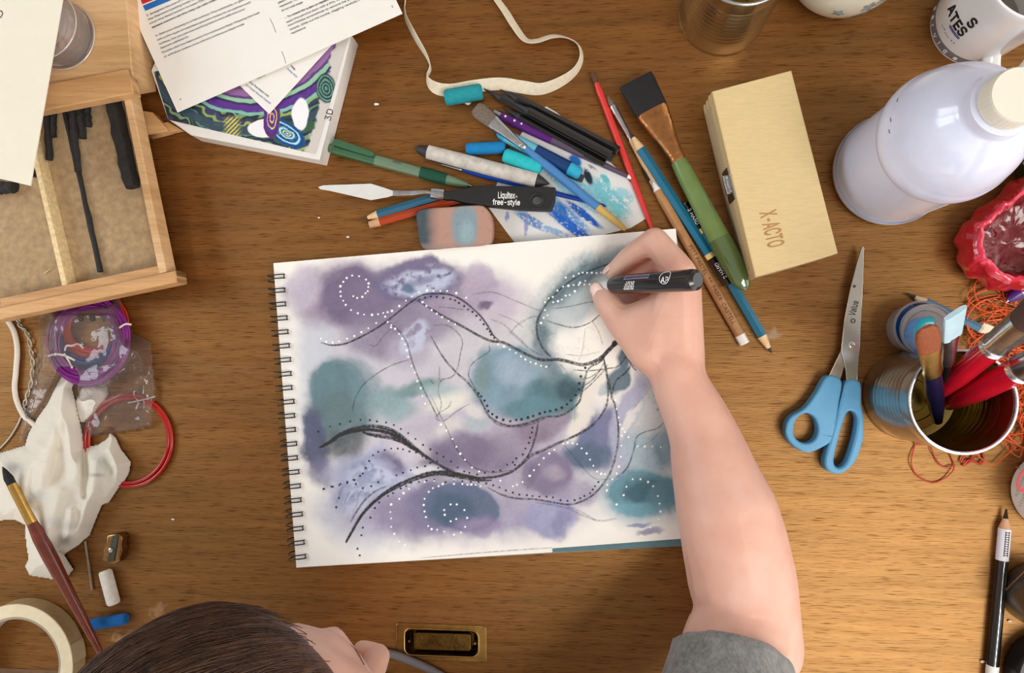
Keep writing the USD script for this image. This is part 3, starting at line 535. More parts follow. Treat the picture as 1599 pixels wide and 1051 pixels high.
    # dots of paint marker
    def dots(pts, r, rgb):
        q = np.asarray(pts, float); rr = r * (1 + .25 * (np.random.default_rng(len(q)).random(len(q)) - .5))
        d, j = cKDTree(q).query(P2, distance_upper_bound=r * 2 + 1); ok = np.nonzero(np.isfinite(d))[0]
        k = (1 - sstep(rr[j[ok]] - .45, rr[j[ok]] + .45, d[ok]))[:, None] * .97
        col[ok] = col[ok] * (1 - k) + lin(rgb) * k
    C6 = lambda pts: [(400 + x / 3.98, 250 + y / 3.98) for x, y in pts]
    white = C6([(563, 733), (597, 718), (640, 722), (683, 743), (699, 767), (697, 789), (694, 815), (680, 828), (660, 850), (628, 857), (604, 846), (542, 757), (524, 784), (524, 818), (526, 846), (542, 874), (557, 900), (590, 932), (632, 952), (671, 960), (720, 962), (758, 958), (790, 950), (817, 945), (844, 937), (802, 973), (818, 1006), (838, 1040), (890, 907), (931, 873), (968, 848), (1012, 822), (1062, 811), (1102, 814), (1145, 814), (1187, 814), (1244, 827), (1305, 856)])
    white += A([(200, 440), (220, 452), (245, 455), (270, 450), (300, 440), (328, 430), (355, 415), (382, 400), (412, 380), (470, 388), (485, 402), (500, 422), (512, 440), (523, 462), (530, 485), (535, 510), (548, 545), (560, 570), (570, 603), (583, 630), (590, 660), (600, 690), (660, 770), (682, 793), (705, 825), (720, 855), (735, 882), (753, 905), (780, 935), (807, 950), (590, 300), (605, 314), (625, 330), (645, 344), (665, 357), (690, 372), (715, 385), (880, 462), (903, 470), (925, 482), (948, 495), (968, 508), (985, 520), (1005, 530), (1025, 536), (1045, 544), (1065, 548)])
    white += A([(1190, 190), (1205, 186), (1222, 187), (1240, 187), (1258, 188), (1275, 186), (1292, 188), (1195, 225), (1215, 218), (1170, 200), (1130, 240), (1150, 237), (1170, 234), (1190, 233), (1212, 232), (1232, 232), (1108, 255), (1090, 280), (1092, 300), (1110, 296), (1125, 290), (1140, 275), (1155, 272), (1175, 258), (1060, 330), (1070, 350), (1055, 360), (1045, 380), (1060, 300), (1075, 285), (1140, 205)])
    white += B([(1065, 300), (1083, 302), (1099, 305), (1115, 320), (1133, 338), (1145, 360), (1157, 382), (1170, 403), (1185, 411), (1198, 412), (1050, 304), (1018, 325), (1000, 338), (980, 355), (963, 378), (945, 398), (930, 418), (905, 440), (885, 450), (825, 435), (1235, 148), (1240, 180), (1247, 210), (1252, 235), (1260, 250), (1258, 275), (1257, 310), (1255, 350), (1248, 385), (1240, 410), (1225, 430), (1207, 450), (1205, 470), (1270, 262), (1282, 280),
                (555, 500), (552, 522), (555, 545), (560, 565), (568, 597), (580, 608), (585, 462), (570, 475), (605, 455), (620, 447), (660, 447), (690, 447), (708, 450), (722, 449), (737, 450), (755, 455), (625, 540), (627, 557), (648, 520), (670, 520), (697, 540), (707, 568), (648, 580), (668, 572), (700, 600), (660, 628), (685, 620), (625, 617), (600, 610),
                (436, 520), (433, 547), (436, 570), (436, 600), (447, 625), (465, 652), (485, 665), (500, 465), (480, 480), (465, 500), (555, 440), (590, 435), (660, 435), (1275, 457), (1297, 430), (1325, 430), (1352, 440), (1370, 455), (1387, 490), (1393, 517), (1396, 545), (1390, 573), (1265, 487), (1315, 313), (1340, 313), (1367, 313), (1397, 316), (1360, 602), (1240, 520), (870, 455)])
    dots(white, 1.45, (250, 248, 246))
    dots([white[i] for i in range(0, len(white), 4)], 1.8, (250, 248, 246))
    black = A([(578, 290), (600, 282), (622, 278), (645, 280), (670, 283), (697, 288), (715, 293), (730, 303), (750, 315), (765, 328), (782, 337), (797, 352), (812, 368), (825, 385), (838, 403), (848, 413), (853, 425), (865, 438),
               (190, 797), (235, 777), (273, 768), (312, 758), (352, 752), (388, 753), (415, 758), (450, 762), (480, 772), (507, 787), (535, 803), (563, 825), (592, 848), (620, 865), (645, 880), (670, 893), (700, 912), (725, 935), (750, 950), (770, 955), (800, 962), (1012, 782), (1010, 800), (1003, 820), (998, 840), (985, 862), (975, 885), (950, 900), (945, 925),
               (400, 888), (420, 875), (445, 868), (470, 862), (495, 862), (515, 865), (540, 873), (565, 877), (590, 892), (605, 900), (620, 917), (645, 912), (650, 937), (670, 937), (685, 945), (600, 930), (570, 935), (545, 945), (515, 955), (490, 965), (385, 910), (372, 937), (350, 967), (325, 982), (300, 995), (270, 1003), (240, 1008), (212, 1017)])
    black += B([(195, 465), (228, 457), (255, 447), (280, 440), (305, 433), (335, 410), (390, 441), (365, 455), (335, 462), (310, 447), (362, 567), (378, 533), (393, 513), (425, 490), (443, 480), (470, 463), (490, 455), (507, 443), (535, 440), (562, 435), (590, 432), (335, 603), (330, 630), (316, 678), (324, 702), (240, 530), (250, 497),
                (630, 440), (660, 436), (690, 437), (720, 440), (748, 441), (775, 445), (800, 452), (822, 460), (845, 470), (870, 478), (893, 485), (920, 487), (940, 490), (965, 492), (990, 492), (1013, 495), (1040, 505), (1065, 507), (1090, 505), (1110, 498), (1125, 490), (1145, 480), (1155, 467), (1163, 455), (1175, 440), (770, 407), (800, 403), (825, 398), (850, 378), (870, 370)])
    dots(black, 1.6, (22, 22, 30))
    dots(A([(805, 650), (815, 662), (828, 678), (838, 698), (843, 718), (858, 730), (875, 742), (900, 752), (927, 757), (950, 752), (970, 750), (995, 743), (1015, 737), (1040, 728), (1060, 722), (1080, 718), (1103, 713), (1125, 705), (1145, 692), (1160, 677), (1178, 657), (1192, 635), (1192, 612), (1198, 585), (1215, 552)]), 2.1, (16, 24, 34))
    return col
NU, NV = 860, 660
tp = bilin([at(x, y, PZ) for x, y in (q_top[3], q_top[2], q_top[1], q_top[0])])
pv, pf = grid_mesh(NU, NV, tp)
pX, pY = pix(pv)
pv[:, 2] += 0.0002
WATER = paint_mat('watercolour_page', rough=0.75, bump=0.00012, bscale=1400)
obj('top_page', [quadbox(q_top, PZ - 0.0010, PZ + 0.0001, bevel=0.0)], PAPER, pad)
obj('painting', (pv, pf), WATER, pad, color=paint_page(pX, pY), smooth=False, label='abstract watercolour in purple and teal with charcoal lines and dots')
WIRE = mat('black_wire', (26, 24, 24), rough=0.35, var=0.1, coat_weight=0.3)
e0, e1 = at(429, 433, PZ), at(462, 869, PZ)
for k in range(21):
    c = e0 + (e1 - e0) * k / 20; c = at(*[q for q in pix(c)], PZ); d = (e1 - e0) / np.linalg.norm(e1 - e0); nrm = np.array([-d[1], d[0], 0.0]); nrm *= np.sign(nrm[0])
    prof = [(0.0088, 0.0090), (0.0088, 0.0138), (0.0074, 0.0150), (0.0040, 0.0158), (0.0, 0.0162), (-0.0036, 0.0156), (-0.0062, 0.0128), (-0.0072, 0.0080), (-0.0062, 0.0036), (-0.0030, 0.0010), (0.0030, 0.0009)]
    ms = []
    jit = (RNG.random(3) - .5) * 0.0010
    for s in (-1, 1):
        pts = [c * [1, 1, 0] + nrm * (x + jit[0]) + d * s * (0.0016 + (0.0007 if x < 0 else 0) + (s * jit[1] if x < 0 else 0)) + np.array([0, 0, z]) for x, z in prof]
        ms.append(sweep(spline(pts, 40), 0.00052, n=6))
    ms.append(sweep(np.array([c * [1, 1, 0] + nrm * (0.0088 + jit[0]) + d * y * 0.0016 + np.array([0, 0, 0.0141]) for y in (-1.3, 0, 1.3)]), 0.00055, n=6))
    obj('binding_ring', ms, WIRE, pad, smooth=60)

# ---------------------------------------------------------------- top left: sketch box, jar, card, charcoal
BOXT = 0.042
FLOORB = mat('drawer_floor', (170, 143, 108), rough=0.9, var=0.22, scale=140, bump=0.0002)
box = thing('sketch_box', 'beech wood sketch box with an open drawer of charcoal', 'sketch box', at(150, 80))
obj('body', quadbox([(-60, 168), (-60, -120), (187, -120), (207, 120)], 0.006, BOXT, bevel=0.001, ztop=BOXT), BEECHV, box)
obj('front_rail', quadbox([(40, 178), (40, 136), (200, 107), (209, 145)], 0.0345, BOXT + 0.004, bevel=0.0012), BEECH, box)
for i in range(1): obj('foot', quadbox([(219, 172), (238, 175), (262, 204), (228, 212)], 0.0003, 0.012, bevel=0.001), BEECH, box)
obj('base_plate', quadbox([(226, 213), (284, 203), (262, 190), (222, 196)], 0.0003, 0.006, bevel=0.0008), BEECH, box)
D0, D1 = 0.0195, 0.0360
dr = obj('drawer', quadbox([(0, 500), (0, 466), (247, 415), (262, 426)], D0, D1 - .001, bevel=0.0004), BEECH, box, label='open drawer holding charcoal sticks')
obj('drawer_side', quadbox([(190, 140), (201, 138), (260, 424), (248, 428)], D0, D1, bevel=0.0008), BEECHV, dr)
obj('drawer_front', quadbox([(-60, 492), (-60, 511), (276, 441), (274, 422)], D0 - 0.0005, D1 + 0.001, bevel=0.0015), BEECH, dr)
obj('drawer_floor', prism(ppoly([(-60, 480), (-60, 100), (192, 100), (256, 424)], D0 + .0015), D0, D0 + 0.0015), FLOORB, dr)
obj('divider', quadbox([(30, 158), (37, 156), (105, 446), (97, 448)], D0, D1 - 0.002, bevel=0.0004), mat('plywood', (226, 200, 150), rough=0.6, var=0.2, scale=300), dr, label='thin plywood drawer divider')
# charcoal in the drawer
CHAR = mat('charcoal', (34, 32, 32), rough=0.75, var=0.4, scale=250, bump=0.0006, bscale=500)
zf = D0 + 0.0016
def charcoal(a, b, r, label, group=None, n=9, z=0.0, power=2.0):
    A, B = at(*a, zf + r + z), at(*b, zf + r + z); k = 14; t = np.linspace(0, 1, k)[:, None]
    pts = A + (B - A) * t; pts[:, :2] += (RNG.random((k, 2)) - .5) * r * 0.25
    rr = r * (1 + .25 * (RNG.random(k) - .5))
    return obj('charcoal_stick', fixn(sweep(pts, rr, n=n, power=power)), CHAR, label=label, cat='charcoal', group=group)
charcoal((96, 150), (157, 424), 0.0022, 'long thin charcoal stick lying along the drawer beside the divider')
charcoal((172, 140), (207, 292), 0.0064, 'thick black charcoal block against the right drawer side', n=6, power=3)
charcoal((120, 145), (128, 215), 0.0042, 'short stubby charcoal stick right of the long thin one')
charcoal((134, 148), (138, 198), 0.0030, 'charcoal stub nearest the thick black block')
charcoal((108, 140), (122, 268), 0.0030, 'medium charcoal stick lying on top of the long one', z=.0062)
charcoal((72, 150), (77, 250), 0.0030, 'charcoal stick right beside the divider')
charcoal((84, 150), (84, 214), 0.0026, 'thin charcoal stub between the divider and the long stick')
charcoal((-20, 296), (24, 291), 0.0052, 'black charcoal chunk under the corner of the cream card')
charcoal((46, 180), (52, 276), 0.0026, 'charcoal stick left of the divider below the cream card')
obj('wood_splinter', fixn(rod(at(68, 428, zf + .0005), at(80, 419, zf + .0005), [(0, .0002), (.3, .0006), (1, .0002)], 6)), mat('straw', (226, 196, 140)), label='tiny pale wood splinter lying on the drawer floor', cat='splinter')
# jar on the box
GLASS = clear_mat('jar_glass', (236, 226, 220), gloss=0.15, rough=0.05, milk=0.20, milk_rgb=(226, 218, 216))
jc = at(100, 58, BOXT + .0003)
R = 0.0275
jar = thing('glass_jar', 'clear ribbed glass jar standing on the wooden sketch box', 'jar', jc)
prof = [(0.0, 0.004), (R - .005, 0.004), (R - .0025, 0.007), (R - .002, 0.02), (R - .004, 0.036), (R - .0035, .044), (R - .001, .044), (R - .001, .037), (R + .0005, 0.030), (R + .0012, .024), (R, .021), (R, 0.012), (R + .0014, .009), (R, .006), (R - .001, 0.001), (R - .003, 0), (0, 0)]
obj('jar_wall', fixn(lathe(prof, jc, 64)), GLASS, jar, smooth=50)
obj('jar_water', fixn(lathe([(0, .0045), (R - .0056, .0045), (R - .0026, .008), (R - .0026, .022), (0, .022)], jc, 48)), clear_mat('grey_water', (190, 170, 160), gloss=0.1, milk=0.30, milk_rgb=(196, 180, 172)), jar, label='greyish rinse water')
GLASSW = clear_mat('glass_ridge', (240, 236, 234), gloss=.4, milk=.55, milk_rgb=(222, 214, 210))
for rr_, zz_ in ((R + .0006, .0012), (R + .0010, .0250), (R - .0008, .0438)):
    a = np.linspace(0, 2 * np.pi, 72, endpoint=False)
    obj('glass_ridge', sweep(np.column_stack([jc[0] + rr_ * np.cos(a), jc[1] + rr_ * np.sin(a), np.full(72, jc[2] + zz_)]), .0008, n=8, closed=True), GLASSW, jar, smooth=60)
# cream card over the jar
card = obj('cream_card', prism(ppoly([(-140, -60), (110, -60), (97, 0), (47, 290), (0, 279), (-140, 246)], BOXT + .047), BOXT + .0455, BOXT + 0.047, bevel=0.0003), mat('cream_card', (228, 221, 202), rough=0.7, var=0.02), label='large cream card jutting over the jar and open drawer', cat='card')
ms = sweep(np.array([at(x, y, BOXT + .0471) for x, y in [(-2, 16), (3, 18), (4, 22), (1, 27), (-3, 28)]]), .0006, .0002, 6)
obj('pencil_mark', ms, mat('sketch_brown', (120, 95, 85)), card)

# ---------------------------------------------------------------- pen box, leaflet and second sheet
BZ = 0.020
pb = thing('pen_box', 'flat white cardboard box printed with coloured swirls', 'box', at(400, 130))
WHITEC = mat('white_carton', (226, 222, 216), rough=0.55, var=0.02)
bq = [(258, 187), (497, 243), (548, 55), (300, -20)]
bb = [(244, 150), (258, 187), (300, 211.5)]
obj('carton', prism(ppoly([(262, 186), (298, 211), (499, 250), (549, 55), (300, -40), (236, 110)], BZ), 0.0003, BZ, bevel=0.0006), WHITEC, pb)
def paint_box(X, Y):
    col = np.empty((X.size, 3)); col[:] = lin((205, 198, 192))
    wx = X + 10 * (fbm2(X, Y, 30, 71) - .5); wy = Y + 10 * (fbm2(X, Y, 30, 73) - .5)
    def put(k, rgb): k = np.clip(k, 0, 1)[:, None]; col[:] = col * (1 - k) + lin(rgb) * k
    # art field with a torn edge on the right
    u = (X - 480) * .965 + (Y - 240) * .262
    art = sstep(-2, 3, -(u + 2 + 20 * (fbm2(X, Y, 13, 75, 3) - .5) + np.where(Y > 218, (Y - 218) * .2, 0)))
    ph = np.hypot(wx - 395, wy - 20) * .055 + 3.4 * fbm2(X, Y, 44, 77, 3) + 1.2 * fbm2(X, Y, 16, 81, 2)
    pal = [(32, 52, 48), (54, 92, 62), (28, 34, 74), (120, 150, 110), (30, 44, 40), (60, 56, 100), (146, 170, 84), (40, 60, 92), (34, 48, 44), (92, 130, 120)]
    idx = ph * 3.2; i0 = np.floor(idx).astype(int) % len(pal); P_ = np.array([lin(c_) for c_ in pal]); base_c = P_[i0]
    edge_k = sstep(.82, 1.0, idx - np.floor(idx))[:, None]; base_c = base_c * (1 - edge_k) + P_[(i0 + 1) % len(pal)] * edge_k
    col[:] = col * (1 - art[:, None]) + base_c * art[:, None]
    # rings of the big swirl: an ellipse round a far centre
    d = np.hypot((wx - 395) / 1.0, (wy - 20) / .95)
    for r0, r1, rgb in [(186, 200, (52, 74, 86)), (163, 168, (130, 190, 170)), (152, 163, (92, 44, 140)), (148, 152, (60, 34, 100)), (141, 148, (150, 200, 160)), (137, 141, (96, 60, 130)), (128, 137, (150, 106, 160)), (120, 128, (120, 82, 132)), (113, 120, (30, 34, 26)), (98, 113, (228, 218, 72)), (84, 98, (96, 150, 190)), (0, 84, (120, 150, 180))]:
        ang = np.arctan2(wy - 20, wx - 395)
        put(sstep(r0 - .8, r0 + .8, d) * (1 - sstep(r1 - .8, r1 + .8, d)) * art * (.8 + .4 * vnoise(d * 3, ang * 20, 5, 83)), rgb)
    st = sstep(380, 366, X) * sstep(346, 358, X) * sstep(180, 186, Y); put(np.clip(st * (np.sin(X * .9 + Y * .9) > -.2), 0, 1), (196, 200, 70)); put(np.clip(st * (np.sin(X * .9 + Y * .9) < -.6), 0, 1), (96, 60, 130))
    # white flashes and the blue leaf
    put(sstep(1.05, .95, np.hypot((wx - 412) / 24, (wy - 200) / 14)), (236, 236, 238)); put(sstep(1.05, .9, np.hypot((wx - 470) / 13, (wy - 178) / 26)), (238, 238, 240))
    lf = np.hypot(((wx - 447) * .8 + (wy - 207) * .6) / 34, (-(wx - 447) * .6 + (wy - 207) * .8) / 17)
    put(sstep(1.03, .97, lf), (24, 66, 126)); bandv = np.sin(lf * 19 + 1); put((lf < .95) * (bandv > .1), (70, 166, 206)); put((lf < .95) * (bandv > .75), (184, 226, 230)); put((lf < .5) * (bandv < -.8), (240, 222, 120))
    l2 = np.hypot((wx - 424) / 13, (wy - 184) / 30); put(sstep(1.03, .97, l2), (96, 34, 104)); put((l2 < .9) * (np.sin(l2 * 20) > .2), (60, 54, 150)); put((l2 < .7) * (np.sin(l2 * 20) < -.6), (242, 190, 110))
    sp = np.hypot(wx - 509, (wy - 137) / 1.5); put(sstep(17, 14, sp) * (X < 528), (38, 66, 62)); put((sp < 14) * (np.sin(sp * 1.6) > .4) * (X < 528), (110, 160, 150))
    put(sstep(222 + .235 * (X - 400), 226 + .235 * (X - 400), Y), (206, 198, 190))
    return col
bt = bilin([at(x, y, BZ + .0002) for x, y in [(263, 187), (493, 241), (545, 56), (240, 112)]])
v, f = grid_mesh(300, 220, bt); x_, y_ = pix(v)
obj('printed_lid', fixn((v, f)) if v[f[0, 0]] is None else (v, f), paint_mat('carton_print', rough=0.35), pb, color=paint_box(x_, y_), smooth=False, label='glossy swirl artwork in purple, green, yellow and blue')
INK = mat('print_grey', (70, 68, 72), var=0); INKB = mat('print_blue', (110, 140, 190), var=0); BLACKP = mat('print_black', (22, 20, 22), var=0, rough=0.6)
obj('box_lettering', text('3D', (516, 190), (520, 176), 0.0058, BZ + .0003), INK, pb)
LEAF = mat('leaflet_paper', (236, 231, 224), rough=0.6, var=0.012)
LZ = BZ + 0.0046
sh2 = thing('small_leaflet', 'small white leaflet with its corner poking out below the big one', 'leaflet', at(420, 120))
obj('sheet', prism(ppoly([(352, 112), (420, 178), (545, 40), (430, -30)], BZ + .0018), BZ + .0012, BZ + .0018), LEAF, sh2)
for i, (s, a, b, h) in enumerate([('Pen Purchase Link', (389, 129), (419, 152), .0017), ('3D Printer Nozzle Cleaner', (383, 133), (422, 163), .0017), ('Help', (453, 103), (460, 110), .0018), ('Guide PDF', (447, 107), (463, 122), .0016), ('Help us', (401, 124), (414, 118), .0014)]):
    obj('lettering', text(s, a, b, h, BZ + .0019, fit=True), INKB if i in (1, 3) else INK, sh2)
sh = thing('instruction_leaflet', 'big white folded instruction leaflet with printed text and a blue bar', 'leaflet', at(420, 60))
obj('sheet', prism(ppoly([(182, -34), (277, 175.5), (423, 112), (628.5, 21), (590, -60), (420, -130)], LZ), LZ - .0007, LZ), LEAF, sh)
CR = mat('crease', (150, 146, 142), var=0)
for pts in ([(421.5, 29), (426, 38), (431, 51)], [(440, 80), (444, 90), (446.5, 99)]):
    obj('fold_line', fixn(sweep(np.array([at(x, y, LZ) for x, y in pts]), .00035, .00012, 6)), CR, sh)
obj('red_bar', prism(ppoly([(219.5, 0), (248, -14), (300, -36), (214, -12)], LZ + .0001), LZ - .0001, LZ + .0002), mat('print_red', (196, 30, 36), var=0), sh)
obj('red_bar', prism(ppoly([(219, -2), (222.5, 6.5), (254, -6), (250, -16)], LZ + .0001), LZ - .0001, LZ + .0002), MATS['print_red'], sh)
obj('blue_bar', prism(ppoly([(223, 9), (227, 17), (282, -6), (279, -14)], LZ + .0001), LZ - .0001, LZ + .0002), mat('print_cobalt', (20, 104, 184), var=0), sh)
c6 = lambda x, y: (200 + .2752 * x, .2752 * y)
tx = [('3. Straighten the end of the filament and place it in', (105, 95), (520, -90)), ('the filament loading hole until it clicks. Double', (115, 117), (560, -82)), ('click the feed button to load filament into the pen', (122, 140), (600, -72)), ('speed control all the way up will make this process', (135, 162), (640, -60)),
      ('4. Start your drawing on a flat surface. Poly carbonate, or glass', (156, 209), (668, -2)), ('with a thin layer of washable gluestick makes for an optimal work', (166, 233), (698, 16)), ('surface, but you can use anything that is heat safe and your', (176, 256), (665, 54)), ('filament adheres to.', (186, 280), (345, 210)), ('Double click the feed button for continuous feed. Pressing the load', (194, 304), (746, 76)), ('or withdraw button once will exit continuous feed mode', (205, 328), (660, 140)),
      ('please contact us to have it', (852, 22), (1010, -50)), ('replaced. You can reach us', (860, 44), (1080, -50)), ('at our web page', (872, 66), (992, 16)), ('- To check for a jam or replace the nozzle', (888, 108), (1235, -40)), ('open the service door with a thin, flat tool or', (898, 132), (1270, -30)), ('mini Phillips screwdriver to remove the small', (908, 152), (1290, -12)), ('nozzle. Slide out the nozzle, wiggling carefully if', (918, 174), (1318, 2)), ('resistance', (926, 196), (1008, 160))]
for i, (s, a, b) in enumerate(tx):
    obj('text_line', text(s, c6(*a), c6(*b), 0.0017, LZ + .0001, bold=i in (3, 13), fit=True), INK, sh)
for i, (a, b) in enumerate([((295, 570), (302, 566)), ((1497, 44), (1504, 41))]):
    obj('page_number', text(str(4 + i), c6(*a), c6(*b), 0.0016, LZ + .0001), INK, sh)

# ---------------------------------------------------------------- the cloth elastic
rp = [(640, -30, 80), (633, 0, 75), (633, 25, 75), (649, 58, 70), (665, 85, 78), (672, 105, 84), (667, 122, 75), (680, 137, 38), (705, 141, 22), (740, 135, 14), (780, 131, 8), (815, 136, 20), (845, 139, 45), (875, 128, 58), (898, 111, 72), (908, 90, 76), (903, 70, 74), (885, 59, 66), (862, 57, 52), (838, 64, 50), (820, 62, 52), (803, 40, 50), (788, 16, 50), (770, -8, 55), (750, -30, 60)]
q = spline(rp, 260); tw = np.radians(q[:, 2]); wid = 0.0054
zc = np.sin(tw) * wid + .0008
q3 = np.array([at(x, y, z) for (x, y, _), z in zip(q, zc)])
obj('elastic_band', sweep(q3, wid, 0.0006, n=8, power=5, twist=tw), mat('cream_elastic', (226, 214, 190), rough=0.9, var=0.08, scale=250, bump=0.0004, bscale=1600), label='flat cream cotton elastic curled in a loop on the desk', cat='elastic band', smooth=50)

# ---------------------------------------------------------------- pastels, pencils and brushes in the heap
def pastel(a, b, r, rgb, label, z=0.0, group=None, nm='pastel_stick'):
    A, B = at(*a, r + z + .0003), at(*b, r + z + .0003); L = np.linalg.norm(B - A); e = .0012 / L
    return obj(nm, fixn(rod(A, B, [(0, r * .80), (e, r * .96), (e * 2.2, r), (.5, r * 1.01), (1 - 2.2 * e, r), (1 - e, r * .95), (1, r * .78)], 22)), mat('pastel_%d_%d_%d' % rgb, rgb, rough=0.95, var=0.1, scale=300, bump=0.0003, bscale=900), label=label, cat='pastel', group=group)
pastel((695, 153), (753, 143), .0069, (32, 142, 152), 'teal pastel stick touching the cream elastic')
pastel((728, 233), (789, 230), .0052, (16, 124, 184), 'blue pastel stick left of the painted scrap of paper')
pastel((787, 242), (846, 263), .0062, (40, 184, 190), 'turquoise pastel stick on the painted scrap of paper', z=.0010)
pastel((171, 889), (180, 945), .0054, (226, 220, 206), 'white pastel stick beside the pencil sharpener') if False else None
pastel((164, 891), (178, 944), .0056, (232, 226, 214), 'white chalk stick below the pencil sharpener')
pastel((141, 976), (198, 966), .0050, (14, 98, 168), 'blue pastel stick beside the masking tape')
SCZ = 0.0009
spoly = [(853, 166), (870, 176), (940, 240), (985, 285), (1003, 306), (1014, 338), (985, 356), (940, 367), (805, 381), (762, 323), (797, 232), (835, 180)]
def paint_scrap(X, Y):
    col = np.empty((X.size, 3)); col[:] = lin((222, 222, 220))
    a = math.radians(38); u, v_ = X * math.cos(a) + Y * math.sin(a), -X * math.sin(a) + Y * math.cos(a)
    g = fbm2(X, Y, 2.6, 91, 2); s = fbm2(u * .35, v_, 7, 93, 3)
    def scrib(cx, cy, rx, ry, rot, rgb, a_, th=.5):
        c, s_ = math.cos(math.radians(rot)), math.sin(math.radians(rot)); p, q_ = X - cx, Y - cy
        d = np.hypot((p * c + q_ * s_) / rx, (-p * s_ + q_ * c) / ry)
        st = fbm2((X * c + Y * s_) * .3, -X * s_ + Y * c, 5, int(cx), 2)
        k = np.clip((1 - sstep(.6, 1.1, d + .5 * (st - .5))) * a_ * sstep(th - .12, th + .1, st * .55 + g * .45 + .12 * (1 - d)), 0, 1)[:, None]
        col[:] = col * (1 - k) + lin(rgb) * k
    scrib(905, 300, 70, 20, 35, (120, 190, 212), .9, .42); scrib(950, 305, 50, 16, 40, (96, 186, 200), .9, .45); scrib(880, 335, 60, 18, 40, (70, 140, 206), .9, .45)
    scrib(890, 352, 50, 10, 38, (24, 96, 190), 1, .45); scrib(912, 335, 42, 7, 38, (20, 90, 184), 1, .42); scrib(870, 320, 30, 8, 45, (30, 110, 196), .9, .45); scrib(830, 345, 36, 9, 30, (66, 124, 190), .9, .48)
    scrib(960, 330, 26, 12, 30, (120, 200, 206), .9, .45); scrib(945, 280, 12, 6, 50, (60, 180, 190), .9, .4); scrib(975, 305, 20, 12, 40, (130, 196, 210), .8, .48); scrib(898, 250, 14, 9, 40, (24, 104, 186), 1, .38)
    scrib(918, 276, 15, 7, 60, (24, 38, 62), 1, .33); scrib(822, 350, 4, 22, 5, (130, 136, 200), .8, .4); scrib(792, 338, 4, 9, 5, (120, 130, 204), .8, .4); scrib(925, 262, 10, 3, 40, (70, 90, 110), .7, .45)
    scrib(845, 300, 40, 14, 35, (130, 180, 206), .7, .5); scrib(868, 362, 30, 6, 20, (110, 160, 206), .8, .48)
    return col
v, f, (x_, y_) = relief(spoly, lambda X, Y, D: np.full(X.shape, .0006), step=.75, base=.0003)
obj('painted_scrap', (v, f), paint_mat('oil_pastel_paper', rough=0.8, bump=0.0001), label='white paper scrap scribbled with blue and turquoise oil pastel', cat='paper scrap', color=np.vstack([paint_scrap(x_, y_)] * 2), smooth=False)

BLACKL = mat('black_lacquer', (20, 19, 20), rough=0.25, var=0.1, coat_weight=0.5)
LEAD = mat('dark_lead', (44, 41, 42), rough=0.6, var=0.2, scale=300)
WOODC = mat('pencil_wood', (222, 188, 142), rough=0.7, var=0.12, scale=300)
def pencil(name, label, tip, end, r, body, lead=LEAD, wood=WOODC, z=0.0, zend=None, cone=.012, leadlen=.005, group=None, extra=(), n=6, wide=1.0, cat='pencil'):
    A, B = at(*tip, r + z + .0003), at(*end, r + (z if zend is None else zend) + .0003); L = np.linalg.norm(B - A)
    th = thing(name, label, cat, (A + B) / 2 * [1, 1, 0] + [0, 0, z], group=group)
    a, b = leadlen / L, cone / L
    segs = [('lead', lead, [(0, r * .12), (a, r * .42)], 12), ('sharpened_wood', wood, [(a, r * .42), (b, r * .97)], 12)]
    last = b
    for nm, mt, t1, scale in list(extra) :
        segs.append((nm, mt, [(last, r * scale), (t1, r * scale)], n)); last = t1
    if last < 1: segs.append(('shaft', body, [(last, r), (.995, r), (1, r * .9)], n))
    stick(th, A, B, segs); return th, A, B
for tip, end, z, lab in [((756, 139), (957, 248), 0, 'black charcoal pencil with its tip against the teal pastel'), ((781, 140), (966, 236), 0, 'black charcoal pencil on the upper edge of the black bundle'), ((785, 168), (944, 256), 0, 'shortest black charcoal pencil on the lower edge of the black bundle')]:
    pencil('charcoal_pencil', lab, tip, end, .0039, BLACKL, z=z + SCZ, group='black charcoal pencils in the heap', cone=.017, leadlen=.009, wood=LEAD)
pencil('charcoal_pencil', 'black charcoal pencil resting on top of the black bundle', (800, 160), (955, 243), .0036, BLACKL, z=.0075, group='black charcoal pencils in the heap', cone=.016, leadlen=.009, wood=LEAD)
SILVER = mat('ferrule_silver', (200, 202, 206), rough=0.22, metal=1.0, var=0.15, scale=150)
COPPER = mat('ferrule_copper', (196, 138, 88), rough=0.25, metal=1.0, var=0.2, scale=150, bump=0.0004, bscale=250)
GOLD = mat('ferrule_gold', (214, 172, 96), rough=0.25, metal=1.0, var=0.15, scale=150)
HAIRB = mat('bristle_brown', (92, 58, 40), rough=0.8, var=0.4, scale=900, bump=0.0004, bscale=1600)
HAIRG = mat('bristle_grey', (112, 100, 88), rough=0.85, var=0.35, scale=900, bump=0.0005, bscale=1600)
HAIRK = mat('bristle_black', (18, 16, 18), rough=0.7, var=0.4, scale=900, bump=0.0004, bscale=1800)
def C(n, rgb, rough=.3, **k): return mat(n, rgb, rough=rough, var=k.pop('var', .06), **k)
def brush(name, label, a, b, za, zb, segs, cat='paintbrush', group=None):
    A, B = at(*a, za), at(*b, zb); th = thing(name, label, cat, (A + B) / 2 * [1, 1, 0] + [0, 0, max(min(za, zb) - .004, 0)], group=group); stick(th, A, B, segs); return th, A, B
mm = .001
th, A, B = brush('paintbrush', 'purple speckled paintbrush lying under the blue one', (771, 176), (990, 280), .0052, .0042, [('ferrule', SILVER, [(0, .0030), (.05, .0036)]), ('handle', C('purple_handle', (84, 28, 112)), [(.05, .0036), (.2, .0042), (.42, .0036)]), ('handle_tail', C('mauve_handle', (88, 74, 96)), [(.42, .0036), (.75, .0026), (.955, .0018)]), ('white_tip', C('white_enamel', (232, 230, 226)), [(.955, .0019), (.99, .0017), (1, .0009)])])
